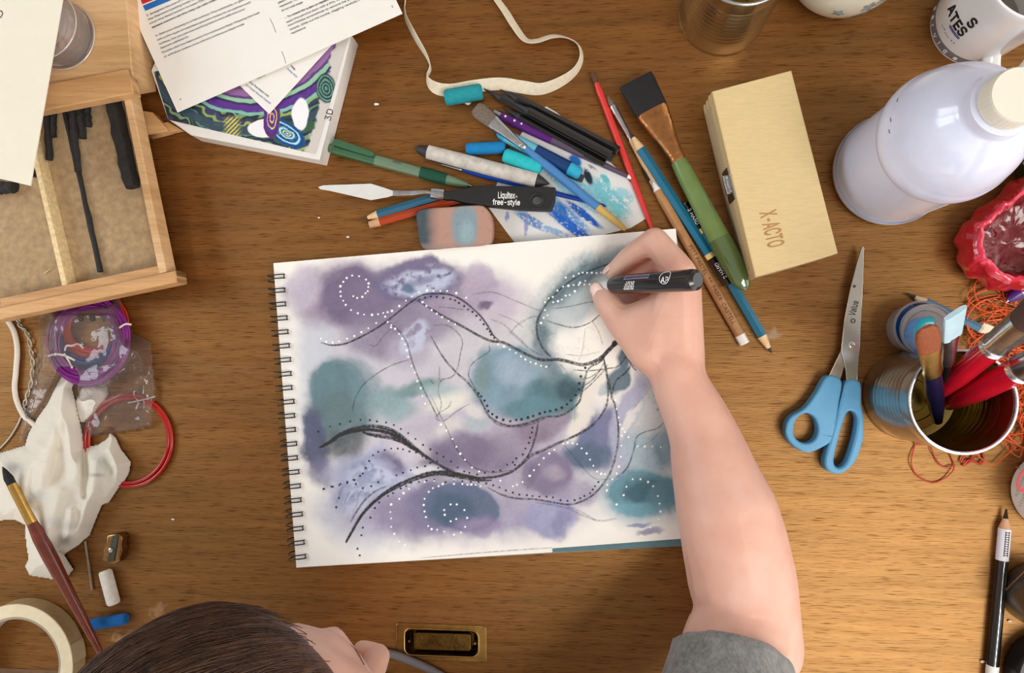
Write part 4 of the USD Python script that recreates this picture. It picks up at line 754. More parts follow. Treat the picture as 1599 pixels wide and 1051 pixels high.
for t in (.085, .15, .2): obj('painted_spot', fixn(lathe([(0, 0), (.0011, 0), (.0008, .0004), (0, .0005)], A + (B - A) * t + [0.0003, .0006, .0038], 10)), MATS['white_enamel'], th)
brush('marker_pen', 'light blue and navy banded marker under the blue paintbrush', (777, 206), (907, 272), .0062, .0062, [('barrel_tip', C('cyan_plastic', (46, 170, 206)), [(0, .0022), (.03, .0046), (.10, .0054)]), ('barrel', C('pale_cyan', (106, 190, 210)), [(.10, .0056), (.46, .0058)]), ('cap', C('navy_plastic', (16, 56, 110)), [(.46, .0060), (.86, .0060)]), ('cap_end', MATS['cyan_plastic'], [(.86, .0058), (.98, .0054), (1, .004)])], cat='marker')
a_, b_ = at(797, 230, .0042), at(911, 280, .0036)
obj('graphite_stick', fixn(rod(a_, b_, [(0, .0042, .0030), (.93, .0046, .0030), (1, .0040, .0014)], 4, phase=math.pi / 4)), mat('graphite', (38, 38, 40), rough=0.5, var=.2), label='dark grey square graphite stick under the blue paintbrush', cat='graphite')
th, A, B = brush('paintbrush', 'sky blue paintbrush with raw yellow wood end lying across the heap', (742, 168), (977, 359), .0165, .0046, [('bristles', HAIRG, [(0, .0052, .0012), (.03, .0070, .0022), (.13, .0058, .0036)], 18), ('ferrule', SILVER, [(.115, .0062, .0040), (.135, .0062, .0040), (.14, .0058, .0038), (.30, .0029, .0029), (.305, .0033, .0033), (.315, .0029, .0029), (.325, .0033, .0033), (.335, .0028, .0028)], 18), ('handle', C('sky_handle', (72, 130, 188), rough=.4), [(.335, .0026), (.5, .0040), (.7, .0037), (.815, .0034)]), ('bare_end', C('yellow_wood', (206, 170, 92), rough=.5), [(.815, .0034), (.9, .0030), (.985, .0023), (1, .0014)])])
th, A, B = brush('blending_stump', 'thick grey paper blending stump with dark pointed ends', (648, 232), (858, 287), .0102, .0092, [('point', LEAD, [(0, .0006), (.03, .0036), (.10, .0056)], 20), ('paper_roll', C('stump_paper', (196, 190, 182), rough=.95, var=.22, scale=120), [(.098, .0060), (.5, .0064), (.905, .0062)], 24), ('dark_point', LEAD, [(.905, .0058), (.95, .0036), (1, .0005)], 20)], cat='blending stump')
brush('paintbrush', 'thin royal blue liner brush under the palette knife', (662, 250), (946, 322), .0036, .0030, [('bristles', HAIRB, [(0, .0003), (.04, .0008), (.1, .0011)]), ('ferrule', SILVER, [(.1, .0013), (.2, .0018), (.205, .0021), (.215, .0018)]), ('handle', C('royal_handle', (16, 60, 158)), [(.215, .0018), (.35, .0030), (.6, .0026), (.985, .0014), (1, .0008)])])
th, A, B = brush('blue_pencil', 'steel blue pencil beneath the palette knife', (557, 345), (690, 305), .0042, .0042, [('lead', HAIRB, [(0, .0004), (.13, .0016)], 10), ('sharpened_wood', WOODC, [(.13, .0016), (.25, .0038)], 12), ('shaft', C('steel_blue', (38, 96, 124)), [(.25, .0039), (1, .0039)], 6)], cat='pencil')
brush('orange_pencil', 'orange red pencil between the steel blue one and the eraser', (577, 351), (728, 309), .0040, .0040, [('sharpened_wood', mat('pink_wood', (206, 160, 122), rough=.7), [(0, .0030), (.11, .0038)], 12), ('shaft', C('orange_red', (172, 62, 20)), [(.11, .0039), (1, .0039)], 6)], cat='pencil')
GP = clear_mat('green_plastic', (74, 190, 116), gloss=.3, rough=.1, milk=.35, milk_rgb=(60, 140, 92))
GPC = clear_mat('pale_green_plastic', (150, 210, 170), gloss=.3, rough=.1, milk=.45, milk_rgb=(140, 176, 140))
GPD = mat('green_grip', (18, 84, 62), rough=.35, var=.2, transmission_weight=0.2)
th, A, B = brush('mechanical_pencil', 'translucent green mechanical pencil with a pocket clip', (511, 230), (737, 291), .0058, .0050, [('push_button', GP, [(0, .0036), (.04, .0042), (.05, .0042)]), ('barrel_end', GP, [(.05, .0050), (.34, .0050)], 20), ('barrel', GPC, [(.34, .0050), (.65, .0048)], 20), ('grip', GPD, [(.65, .0050), (.7, .0054), (.83, .0050)], 20), ('cone', GPC, [(.83, .0046), (.97, .0024)], 20), ('tip', SILVER, [(.97, .0014), (1, .0009)], 10), ('lead_tube', mat('dull_metal', (120, 124, 116), rough=.4, metal=.6), [(.06, .0022), (.83, .0022)], 8)])
P0, P1 = at(521, 221, .0125), at(584, 242, .0115)
obj('pocket_clip', fixn(rod(P0, P1, [(0, .0024, .0012), (.1, .0032, .0014), (.9, .0026, .0012), (1, .0016, .0010)], 14, 3)), GP, th)
obj('barcode', on_rod('IIIIIII', A, B, .46, .0050, .0018, roll=.5), INK, th)
# palette knife
kn = thing('palette_knife', 'white bladed palette knife with a black handle and hanging hole', 'palette knife', at(690, 300))
KZ = .0085
obj('blade', prism(ppoly([(496.5, 292), (505, 289), (540, 288), (579, 286.5), (600, 293), (617, 299), (617, 304), (605, 308), (579, 312.5), (550, 306), (515, 298), (500, 295.5)], KZ + .002), KZ + .0012, KZ + .002, bevel=.0003), mat('painted_steel', (226, 226, 222), rough=.35, metal=.2, var=.04), kn, label='diamond shaped blade coated in white paint')
obj('shank', fixn(sweep(spline([at(614, 301.5, KZ + .0018), at(640, 301.5, KZ + .004), at(660, 300, KZ + .006), at(676, 302, KZ + .005)], 20), np.linspace(.0024, .0016, 20), np.linspace(.0007, .0016, 20), 12)), SILVER, kn)
obj('ferrule', fixn(rod(at(674, 302, KZ + .005), at(694, 304, KZ + .005), [(0, .0046, .0042), (.6, .0050, .0044), (1, .0048, .0044)], 20)), SILVER, kn)
hp = rounded([(692, 298), (706, 297), (722, 294), (750, 289), (790, 290), (868, 292), (867, 312), (861, 329), (810, 327), (766, 322), (730, 317), (705, 311), (692, 311)], .0018, KZ + .009)
hc = at(838, 312, KZ + .009)
BLKH = mat('black_grip', (24, 24, 25), rough=.5, var=.15, bump=.0002, bscale=1200)
obj('handle', prism(hp, KZ, KZ + .009, holes=[circ(hc, .0042, 32)], bevel=.0012, steps=3), BLKH, kn)
obj('hole_collar', prism(circ(hc, .0064, 40), KZ + .004, KZ + .0098, holes=[circ(hc, .0042, 40)], bevel=.0008), BLKH, kn)
obj('lettering', [text('Liquitex', (777, 309.5), (804, 310), .0052, KZ + .0091, bold=True, fit=True), text('free-style', (769, 319.5), (812, 320.5), .0046, KZ + .0091, bold=True, fit=True), text('R', (805, 309), (808, 309), .0018, KZ + .0091)], mat('print_white', (235, 235, 235), var=0), kn)
# eraser
def paint_eraser(X, Y):
    col = np.empty((X.size, 3)); col[:] = lin((178, 138, 122))
    n_ = 10 * (fbm2(X, Y, 20, 101) - .5)
    def put(k, rgb): k = np.clip(k, 0, 1)[:, None]; col[:] = col * (1 - k) + lin(rgb) * k
    put(sstep(678, 664, X + n_) * .95, (34, 64, 78)); put(sstep(690, 672, X + n_) * .5, (70, 84, 92)); put(sstep(1.1, .65, np.hypot((X + n_ - 726) / 26, (Y - 352) / 40)) * (X < 745) * .9, (122, 150, 160)); put(sstep(1.2, .4, np.hypot((X - 729) / 14, (Y - 362) / 20)) * .7, (146, 176, 184))
    put(sstep(.55, .8, fbm2(X, Y, 5, 103)) * .25, (110, 100, 100)); put(sstep(377, 384, Y) * .5, (150, 128, 124))
    return col
ep = ppoly([(650, 334), (662, 326), (700, 323), (745, 320), (758, 324), (768, 340), (768, 372), (758, 382), (710, 386), (668, 389), (656, 380), (652, 356)], .016)
ev, ef = prism(spline(ep, 70, True), .0003, .0165, bevel=.0018, steps=3)
et = trimesh.Trimesh(ev, ef, process=False).subdivide_to_size(.0022); ev, ef = np.array(et.vertices), np.array(et.faces)
x_, y_ = pix(ev); obj('eraser_block', (ev, ef), paint_mat('eraser_rubber', rough=.8, bump=.0002), label='pink block eraser stained with teal and pale blue paint', cat='eraser', color=paint_eraser(x_, y_), smooth=True)
# long brushes and pencils right of the heap
brush('paintbrush', 'slim bright red paintbrush left of the big flat brush', (924, 111), (1018, 357), .0050, .0032, [('bristles', HAIRB, [(0, .0006), (.03, .0026), (.055, .0022), (.085, .0016)], 14), ('handle', C('coral_red', (214, 52, 50), rough=.35), [(.078, .0021), (.12, .0027), (.14, .0031), (.16, .0028), (.45, .0030), (.8, .0024), (.99, .0018), (1, .0012)], 16)])
brush('paintbrush', 'silver ferruled paintbrush with a bare wood handle under the blue pencils', (949, 152), (1060, 352), .0052, .0036, [('bristles', HAIRG, [(0, .0012), (.04, .0024), (.085, .0028)], 14), ('ferrule', SILVER, [(.07, .0032), (.085, .0034), (.095, .0032), (.12, .0034), (.13, .0032), (.29, .0024), (.31, .0028), (.32, .0024), (.335, .0027)], 18), ('handle', C('bare_wood', (202, 166, 122), rough=.6), [(.335, .0026), (.5, .0031), (1, .0026)], 14)])
TEALL = C('teal_lacquer', (28, 104, 134), rough=.35); PGOLD = C('gold_band', (222, 190, 120), rough=.4)
for tip, end, lab, z in [((984, 208), (1138, 445), 'teal charcoal pencil pointing at the silver brush', .0034), ((1205, 551), (1069, 318), 'teal charcoal pencil with its sharp tip pointing at the wrist', 0)]:
    th, A, B = pencil('teal_pencil', lab, tip, end, .0044, BLACKL, z=z, zend=0.0005 if z else 0, cone=.016, leadlen=.0045, extra=[('shaft', TEALL, .795, 1.0), ('gold_band', PGOLD, .825, 1.03)], group='teal charcoal pencils with gold bands')
    obj('lettering', on_rod('2 HARD', B, A, .04, .0044, .0030), MATS['print_white'], th)
th, A, B = pencil('white_pencil', 'natural brown wood pencil with white lead and a white dipped end', (1019, 283), (1163, 537), .0041, C('brown_wood_lacquer', (176, 128, 84), rough=.45, var=.15), z=.0012, zend=0, lead=C('white_lead', (236, 234, 228)), wood=MATS['white_lead'], cone=.009, leadlen=.0035, extra=[('brown_cone', C('brown_wood_lacquer', (176, 128, 84)), .10, .95), ('shaft', MATS['brown_wood_lacquer'], .945, 1.0), ('dipped_end', MATS['white_lead'], 1.0, 1.06)], n=12)
obj('lettering', on_rod('PITT PASTEL  **  FABER-CASTELL', A, B, .40, .0042, .0032), mat('print_brown', (92, 56, 34), var=0), th)
brush('paintbrush', 'dark red liner brush beneath the natural wood pencil', (1003, 260), (1150, 525), .0040, .0030, [('bristles', HAIRK, [(0, .0004), (.03, .0018), (.09, .0017)], 12), ('ferrule', SILVER, [(.085, .0018), (.2, .0021), (.22, .0023)], 14), ('handle', C('oxblood', (92, 28, 24), rough=.3), [(.22, .0023), (.4, .0030), (.9, .0022), (1, .0015)], 14)])
GH = mat('green_handle', (112, 138, 76), rough=.25, var=.08, transmission_weight=.15, coat_weight=.4)
GHC = clear_mat('clear_green_end', (120, 170, 100), gloss=.3, rough=.1, milk=.45, milk_rgb=(104, 138, 72))
A, B = at(992, 124, .0135), at(1165, 452, .0165)
th = thing('paintbrush', 'wide flat black bristled paintbrush with a see-through green handle', 'paintbrush', at(1070, 290))
stick(th, A, B, [('bristles', HAIRK, [(0, .0146, .0012), (.02, .0150, .0022), (.155, .0134, .0046)], 28, 3.0), ('ferrule', COPPER, [(.15, .0136, .0052), (.17, .0134, .0052), (.20, .0120, .0054), (.205, .0124, .0056), (.215, .0118, .0054), (.30, .0084, .0058), (.36, .0066, .0060), (.365, .0070, .0064), (.375, .0064, .0060), (.385, .0070, .0064), (.395, .0064, .006)], 28, 2.4), ('handle', GH, [(.39, .0064, .0060), (.45, .0074, .0064), (.6, .0080, .0068), (.76, .0090, .0070)], 24), ('clear_end', GHC, [(.76, .0090, .0070), (.86, .0094, .0070), (.95, .0082, .0060), (.985, .0052, .004), (1, .002, .002)], 24)])

# ---------------------------------------------------------------- X-board box, right of the brushes
XZ = 0.042
CHESTW = mat('pale_chest_wood', (216, 190, 138), rough=.55, var=.07, scale=30, stretch=(0.3, (4, 40, 10)), bump=.0001, bscale=200)
CHESTS = mat('chest_wood_shaded', (196, 172, 134), rough=.6, var=.12, scale=40, stretch=(1.3, (3, 30, 10)))  # same wood as the lid, with the shade of the sides in its colour
xq = [(1112, 143), (1236, 110), (1308.5, 395), (1180, 433)]
chest = thing('wooden_case', 'pale wooden hinged case branded with burnt lettering', 'wooden case', at(1200, 270))
xw = ppoly(xq, XZ)
obj('body', prism(xw, .0004, .027, bevel=.0006), CHESTS, chest)
lid = obj('lid', prism(xw + (xw - xw.mean(0)) * .004, .0276, XZ, bevel=.0012), CHESTW, chest)
obj('lettering', text('X-ACTO', (1186, 332), (1200, 388), .0125, XZ + .00004, depth=.00012, bold=True, fit=True), mat('burnt_brown', (172, 130, 74), var=.1), lid)
e_dir = xw[3] - xw[0]; e_len = np.linalg.norm(e_dir); e_dir /= e_len; o_dir = np.array([-e_dir[1], e_dir[0]]); o_dir *= -np.sign(o_dir @ (xw[1] - xw[0]))
def side_plate(t, w, z0, z1, out0, out1):
    c = xw[0] + e_dir * e_len * t
    return prism([c - e_dir * w + o_dir * out0, c + e_dir * w + o_dir * out0, c + e_dir * w + o_dir * out1, c - e_dir * w + o_dir * out1], z0, z1, bevel=.0003)
la = obj('latch', side_plate(.485, .0130, .016, .0370, -.0002, .0008), mat('latch_steel', (150, 150, 150), rough=.3, metal=1, var=.3, scale=200), chest)
obj('latch_hook', [side_plate(.485, .0050, .022, .0350, .0006, .0030), side_plate(.485, .0075, .029, .0325, .0008, .0046)], SILVER, la)
for dt in (-.034, .034): obj('screw', fixn(rod(np.append(xw[0] + e_dir * e_len * (.485 + dt), .032), np.append(xw[0] + e_dir * e_len * (.485 + dt) + o_dir * .002, .032), [(0, .0018), (.7, .0017), (1, .0008)], 12)), SILVER, la)
for t0 in (.008, .967):
    for k in range(3): obj('finger_joint', side_plate(t0 + .012, .0036 if k % 2 else .0040, .004 + .011 * k, .0095 + .011 * k, -.0001, .00025), CHESTW, chest)

# ---------------------------------------------------------------- tins and crockery along the top
TIN = mat('tin_plate', (196, 190, 180), rough=0.22, metal=1.0, var=0.08, scale=30)
TINI = mat('tin_gold_lining', (176, 160, 96), rough=0.25, metal=1.0, var=0.1, scale=30)
def ribbed(r, z0, z1, n, amp):
    z = np.linspace(z0, z1, n * 4 + 1); return [(r - amp * (0.5 - 0.5 * math.cos(2 * math.pi * (zz - z0) / (z1 - z0) * n)), zz) for zz in z]
def tin(name, label, c, r, h, ribs, group=None):
    th = thing(name, label, 'tin can', c, group=group)
    out = [(0, .0012), (r - .004, .0012), (r - .003, 0), (r, 0), (r + .0006, .0012), (r, .0030)] + ribbed(r, .2 * h, .8 * h, ribs, .0007) + [(r, h - .004)]
    obj('can_wall', fixn(lathe(out + [(r - .0004, h - .004)] + ribbed(r - .0005, .8 * h, .2 * h, ribs, -.0007) + [(r - .0006, .0030), (0, .0030)], c, 72)), TIN, th, smooth=40)
    obj('lining', fixn(lathe([(r - .0016, h - .002)] + [(q - .0014, z) for q, z in ribbed(r, .8 * h, .2 * h, ribs, .0007)] + [(r - .0016, .006), (r * .8, .0042), (r * .78, .0052), (r * .6, .0052), (r * .58, .0042), (r * .4, .0042), (r * .38, .005), (0, .005)], c, 72)), TINI, th, smooth=40)
    a = np.linspace(0, 2 * np.pi, 72, endpoint=False)
    obj('rim', sweep(np.column_stack([c[0] + r * np.cos(a), c[1] + r * np.sin(a), np.full(72, c[2] + h - .0015)]), .0014, n=10, closed=True), SILVER, th)
    return th
tin('tin_can', 'empty ribbed steel tin can at the top edge beside the elastic', at(1128, 21, .0004), .0352, .092, 9)
crm = mat('cream_glaze', (226, 220, 200), rough=.12, var=.04, scale=40, coat_weight=.5)
bc = at(1304, -38, .0004)
bw = thing('cream_pot', 'cream glazed round pot with grey blue flowers', 'pot', bc)
obj('pot_body', fixn(lathe([(0, 0), (.033, 0), (.036, .002), (.0425, .014), (.0462, .030), (.0450, .046), (.038, .058), (.036, .066), (.034, .066), (.034, .058), (.041, .044), (.040, .02), (.03, .006), (0, .005)], bc, 72)), crm, bw, smooth=60)
BLUEF = mat('flower_glaze', (130, 150, 156), rough=.2, var=.25, scale=300)
for th0, z, s in [(-1.30, .012, .0034), (-1.16, .014, .0030), (-1.28, .036, .0050), (-1.05, .040, .0042), (-1.75, .030, .0040)]:
    rr = np.interp(z, [.002, .014, .030, .046], [.036, .0425, .0462, .0450])
    t = np.linspace(0, 2 * np.pi, 30, endpoint=False); rad = s * (1 + .35 * np.cos(5 * t))
    u_, w_ = rad * np.cos(t), rad * np.sin(t)
    def onpot(u, w, lift):
        zz = z + w; R_ = np.interp(zz, [0, .002, .014, .030, .046, .058], [.033, .036, .0425, .0462, .0450, .038]) + lift; a = th0 + u / rr
        return np.column_stack([bc[0] + R_ * np.cos(a), bc[1] + R_ * np.sin(a), bc[2] + zz])
    ring = onpot(u_, w_, .0003); mid = onpot(u_ * .5, w_ * .5, .0006); cen = onpot(np.zeros(1), np.zeros(1), .0007)
    n_ = 30; a = np.arange(n_); b = (a + 1) % n_
    obj('painted_flower', (np.vstack([ring, mid, cen]), np.vstack([np.stack([a, b, b + n_], 1), np.stack([a, b + n_, a + n_], 1), np.stack([a + n_, b + n_, np.full(n_, 2 * n_)], 1)])), BLUEF, bw, smooth=True)
# mug
CHINA = mat('white_china', (232, 230, 228), rough=.10, var=.015, coat_weight=.4)
mc = at(1519, 39, .0004); MR = .0345
mug = thing('mug', 'white china mug with black lettering and a grey band round its foot', 'mug', mc)
def mugr(z): return np.interp(z, [0, .006, .02, .07, .094], [.0335, .0345, .0352, .0385, .0410])
zz = np.linspace(.006, .094, 14)
obj('mug_body', fixn(lathe([(0, .002), (.030, .002), (.031, 0), (.0335, 0)] + [(mugr(z), z) for z in zz] + [(.0405, .0955), (.0388, .0955)] + [(mugr(z) - .0028, z) for z in zz[::-1]] + [(.026, .006), (0, .006)], mc, 80)), CHINA, mug, smooth=50)
obj('coffee_film', fixn(lathe([(0, .0068), (.0315, .0068), (.0320, .008), (0, .0085)], mc, 48)), mat('grey_water_dried', (150, 146, 136), rough=.2), mug)
ha = math.radians(-84); hd = np.array([math.cos(ha), math.sin(ha), 0])
hp3 = [mc + hd * r + np.array([0, 0, z]) for r, z in [(.0335, .020), (.0440, .018), (.0560, .026), (.0610, .045), (.0600, .062), (.0520, .077), (.0375, .080)]]
obj('mug_handle', sweep(spline(hp3, 40), .0068, .0038, n=18, power=2.6, up=tuple(np.cross(hd, [0, 0, 1]) * 0 + [0.0, 0.0, 1.0]) if False else (hd[0] * .3, hd[1] * .3, .95)), CHINA, mug, smooth=50)
GREYB = mat('grey_band', (120, 118, 122), rough=.2, var=.1, scale=200)
t0, t1 = math.radians(130), math.radians(262)
a = np.linspace(t0, t1, 60)
def bandpts(z, dr): return np.column_stack([mc[0] + (mugr(z) + dr) * np.cos(a), mc[1] + (mugr(z) + dr) * np.sin(a), np.full(60, mc[2] + z)])
bnd = [bandpts(.0035, .0001), bandpts(.0035, .0004), bandpts(.0125, .0004), bandpts(.0125, .0001)]
bv = np.vstack(bnd); k = np.arange(59); Fb = []
for L in range(3): Fb += [np.stack([L * 60 + k, L * 60 + k + 1, (L + 1) * 60 + k + 1], 1), np.stack([L * 60 + k, (L + 1) * 60 + k + 1, (L + 1) * 60 + k], 1)]
obj('grey_band', (bv, np.vstack(Fb)), GREYB, mug, smooth=50)
obj('band_lettering', [wrap_text(ch, mc, .0349, math.radians(an), .0058, .0048) for ch, an in zip('service', (158, 170, 182, 195, 208, 220, 236))], MATS['print_white'], mug)
def mug_text(s, th_end, z0, h, mt, bold=False, sq=1.0):
    v, f = wrap_text(s, mc, .0372, 0, z0, h, bold=bold, squeeze=sq); an = np.arctan2(v[:, 1] - mc[1], v[:, 0] - mc[0]); an = np.where(an < -1e-9, an + 2 * np.pi, an); an = an - an.max() + th_end
    R_ = mugr(v[:, 2] - mc[2]) + .0002 + (np.hypot(v[:, 0] - mc[0], v[:, 1] - mc[1]) - .0372)
    obj('lettering', (np.column_stack([mc[0] + R_ * np.cos(an), mc[1] + R_ * np.sin(an), v[:, 2]]), f), mt, mug)
mug_text('ATES', math.radians(222), .036, .0118, BLACKP, True, .62)
mug_text('S', math.radians(222), .052, .0118, BLACKP, True, .62)
INKV = mat('print_violet', (70, 66, 140), var=0)
mug_text('IIIIIIIIII', math.radians(222), .0315, .0022, INKV, True, 1.0)
mug_text('. . - . . . .  - -', math.radians(223), .0225, .0026, INKV, True, .9)
# jug
jb = at(1384, 269, .0004)
PLAST = mat('jug_plastic', (214, 220, 240), rough=.16, var=.01, subsurface_weight=.15, subsurface_scale=.01, coat_weight=.25)
jug = thing('plastic_jug', 'big glossy white plastic jug with a flat cream cap', 'plastic jug', jb)
prof = [(.0430, .001), (.0448, .006), (.0450, .012), (.0434, .0145), (.0432, .088), (.0438, .092), (.0458, .096), (.0465, .102), (.0460, .108), (.0448, .113), (.0438, .118), (.0415, .127), (.0375, .137), (.0315, .147), (.0250, .1545), (.0210, .1585), (.0198, .162), (.0196, .1690)]
obj('jug_body', fixn(lathe([(0, .003), (.036, .003), (.039, 0)] + [tuple(x) for x in spline(np.array(prof), 120)] + [(.0170, .1700), (0, .1700)], jb, 96)), PLAST, jug, smooth=60)
obj('cap', fixn(lathe([(0, 0), (.0162, 0), (.0168, .0012), (.0164, .0125), (.0154, .0142), (0, .0142)], jb + [0, 0, .1702], 96, rfun=lambda t, z, r: np.where((r > .0160) & (z < .0130), 1 + .012 * np.cos(60 * t), 1.0) + 0 * z)), mat('cap_cream', (226, 220, 204), rough=.5, var=.02), jug, smooth=40)
obj('side_seam', fixn(sweep(np.array([jb + [.0434 * math.cos(q), .0434 * math.sin(q), z] for q, z in zip(np.radians([-78, -77, -76, -75, -74]), (.022, .036, .050, .064, .078))]), .0011, .0005, 8, up=(math.cos(-1.33), math.sin(-1.33), 0))), mat('white_streak', (244, 242, 240), rough=.3), jug, label='pale reflection on the side of the jug, modelled as a thin strip')  # white reflection on the jug, modelled as a thin strip
for q, z in ((150, .1155), (168, .1155), (178, .1150)):
    aa = math.radians(q); obj('moulded_mark', fixn(rod(jb + [.0446 * math.cos(aa), .0446 * math.sin(aa), z], jb + [.0444 * math.cos(aa + .06), .0444 * math.sin(aa + .06), z + .001], [(0, .0004), (1, .0004)], 6)), mat('mark_grey', (130, 130, 150)), jug)
# dark green jar at the right edge
gj = at(1640, 246, .0004)
g = thing('green_jar', 'dark green jar cut off by the right edge above the red pot', 'jar', gj)
obj('jar_body', fixn(lathe([(0, 0), (.028, 0), (.031, .003), (.031, .05), (.026, .058), (.026, .064), (.024, .064), (.024, .058), (.028, .05), (.028, .005), (0, .005)], gj, 64)), mat('green_glass', (30, 50, 32), rough=.15, var=.15, transmission_weight=.2), g, smooth=50)
for k in range(5):
    aa = math.radians(196 + 12 * k); obj('label_dot', fixn(rod(gj + [.0308 * math.cos(aa), .0308 * math.sin(aa), .018 + .006 * (k % 3)], gj + [.0316 * math.cos(aa), .0316 * math.sin(aa), .018 + .006 * (k % 3)], [(0, .0016), (1, .0014)], 12)), MATS['print_white'], g)
# red pinch pot
rcn = at(1566, 382, .0004)
def pot_r(t, z, r):
    q = np.interp((np.degrees(t) + 360) % 360, [0, 30, 55, 80, 100, 115, 140, 165, 180, 200, 225, 250, 275, 300, 330, 360], [1.25, 1.3, 1.4, 1.28, 1.0, .86, .90, .98, 1.02, 1.03, 1.0, .96, .95, 1.0, 1.1, 1.25])
    return q * (1 + .03 * np.sin(9 * t + 40 * z) + .02 * np.sin(17 * t - 90 * z))
pv_, pf_ = fixn(lathe([(0, 0), (.030, 0), (.038, .003), (.0415, .012), (.041, .022), (.0385, .031), (.0355, .0345), (.032, .0335), (.0295, .028), (.0275, .018), (.024, .010), (.012, .007), (0, .0065)], rcn, 120, pot_r))
tm = trimesh.Trimesh(pv_, pf_, process=False).subdivide_to_size(.0026); pv_, pf_ = np.array(tm.vertices), np.array(tm.faces)
pv_ = pv_ + (np.stack([fbm2(pv_[:, 0] * 1e3 + pv_[:, 2] * 600, pv_[:, 1] * 1e3 - pv_[:, 2] * 500, 8, 300 + i, 3) for i in range(3)], 1) - .5) * .0036 * (pv_[:, 2:] > .002)
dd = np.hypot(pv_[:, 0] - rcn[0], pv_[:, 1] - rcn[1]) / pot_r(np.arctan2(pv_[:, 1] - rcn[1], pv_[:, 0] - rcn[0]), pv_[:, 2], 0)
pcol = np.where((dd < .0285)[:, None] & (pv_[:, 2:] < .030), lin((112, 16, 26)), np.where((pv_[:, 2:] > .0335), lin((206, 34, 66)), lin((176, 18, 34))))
fl = (sstep(.56, .72, fbm2(pv_[:, 0] * 1e3, pv_[:, 1] * 1e3, 7, 331, 3)) * (dd < .027))[:, None] * .36
pcol = pcol * (1 - fl) + lin((176, 120, 116)) * fl
obj('red_clay_pot', (pv_, pf_), paint_mat('red_glaze', rough=.22, coat_weight=.5, bump=.0004, bscale=350), label='rough red glazed clay pinch pot at the right edge', cat='clay pot', color=pcol, smooth=True)

# ---------------------------------------------------------------- scissors
sc = thing('scissors', 'closed steel scissors with light blue plastic handles', 'scissors', at(1310, 590))
STEEL = mat('polished_steel', (206, 204, 196), rough=.18, metal=1.0, var=.08, scale=25)
BLUEP = mat('scissor_blue', (86, 152, 192), rough=.45, var=.05)
SZ = .0075
obj('blade', prism(ppoly([(1346, 384.5), (1350, 386.5), (1348, 440), (1345.5, 490), (1343.5, 540), (1341, 562), (1338.5, 603), (1322, 604), (1320.5, 575), (1313.5, 548), (1318.5, 500), (1328, 450), (1338, 411)], SZ + .0022), SZ, SZ + .0022, bevel=.0005), STEEL, sc)
obj('blade', prism(ppoly([(1345, 390), (1349, 392), (1346, 470), (1341, 545), (1318, 575), (1309.5, 602), (1292, 592), (1313, 548), (1326, 470)], SZ - .0004), SZ - .0026, SZ - .0004, bevel=.0005), STEEL, sc)
pv0 = at(1329, 538, SZ + .0022)
obj('pivot_screw', fixn(lathe([(0, 0), (.0028, 0), (.0026, .0008), (.0016, .0012), (0, .0012)], pv0, 24)), STEEL, sc)
obj('stamp_mark', prism(circ(at(1332, 501, SZ + .0022), .0020, 20), SZ + .0021, SZ + .0024, holes=[circ(at(1332, 501, SZ + .0022), .0011, 20)]), INK, sc)
obj('stamp_mark', prism(circ(at(1334, 447, SZ + .0022), .0012, 20), SZ + .0021, SZ + .0024), INK, sc)
obj('lettering', [text('Value', (1334.5, 494), (1341, 471), .0050, SZ + .00225, bold=True, fit=True)], INK, sc)
hole1 = smooth_poly(ppoly([(1257, 645), (1270, 651), (1276, 666), (1274, 681), (1265, 690), (1252, 691), (1241, 683), (1238, 670), (1243, 654)], .010), 50)
obj('round_handle', prism(smooth_poly(ppoly([(1291, 587), (1313, 595), (1309, 630), (1302, 676), (1300, 684), (1291, 694), (1262, 706.5), (1242, 699), (1229, 686), (1225, 670), (1233, 651), (1256, 636), (1274, 613)], .010), 100), .0005, .0122, holes=[hole1], bevel=.0016, steps=3), BLUEP, sc, smooth=60, label='round thumb loop')
hole2 = smooth_poly(ppoly([(1322, 644), (1330, 642), (1336, 649), (1337, 662), (1332, 688), (1321, 719), (1311, 729), (1303, 727), (1301, 716), (1306, 692), (1315, 660)], .010), 60)
obj('long_handle', prism(smooth_poly(ppoly([(1321, 595), (1342, 597), (1344, 632), (1348, 655), (1346, 688), (1333, 722), (1312, 739), (1292, 735), (1286, 719), (1294, 690), (1304, 655), (1312, 621)], .010), 100), .0009, .0126, holes=[hole2], bevel=.0019, steps=3), BLUEP, sc, smooth=60, label='long finger loop')

# ---------------------------------------------------------------- paint cups, pencil, thread, brush tin
CUPM = clear_mat('cup_plastic', (226, 220, 220), gloss=0, rough=.2, milk=.30, milk_rgb=(190, 180, 178))
cc = at(1421, 513, .0004)
cup = thing('paint_cup', 'small translucent plastic cup of blue paint under its lid', 'paint cup', cc)
obj('cup_wall', fixn(lathe([(0, 0), (.0185, 0), (.0192, .001), (.0204, .018), (.0214, .019), (.0214, .0205), (.0196, .0205), (.0184, .003), (0, .002)], cc, 64)), CUPM, cup, smooth=40)
obj('blue_paint', fixn(lathe([(0, .0024), (.0182, .003), (.0186, .006), (.016, .0064), (0, .0062)], cc, 40)), mat('ultramarine_wet', (20, 92, 170), rough=.2, var=.25, scale=150), cup)
lc = at(1446, 516, .0214)
lidt = thing('cup_lid', 'clear round lid holding a dab of teal paint on the paint cup', 'lid', lc)
obj('lid_plate', fixn(lathe([(0, 0), (.0196, 0), (.0206, .001), (.0206, .005), (.0198, .005), (.0194, .0016), (.0160, .0014), (.0155, .0020), (.0148, .0012), (0, .0012)], lc, 64)), CUPM, lidt, smooth=40)
arc = [at(x, y, lc[2] + .0018) for x, y in [(1434, 526), (1435, 515), (1440, 506), (1448, 502), (1458, 502)]]
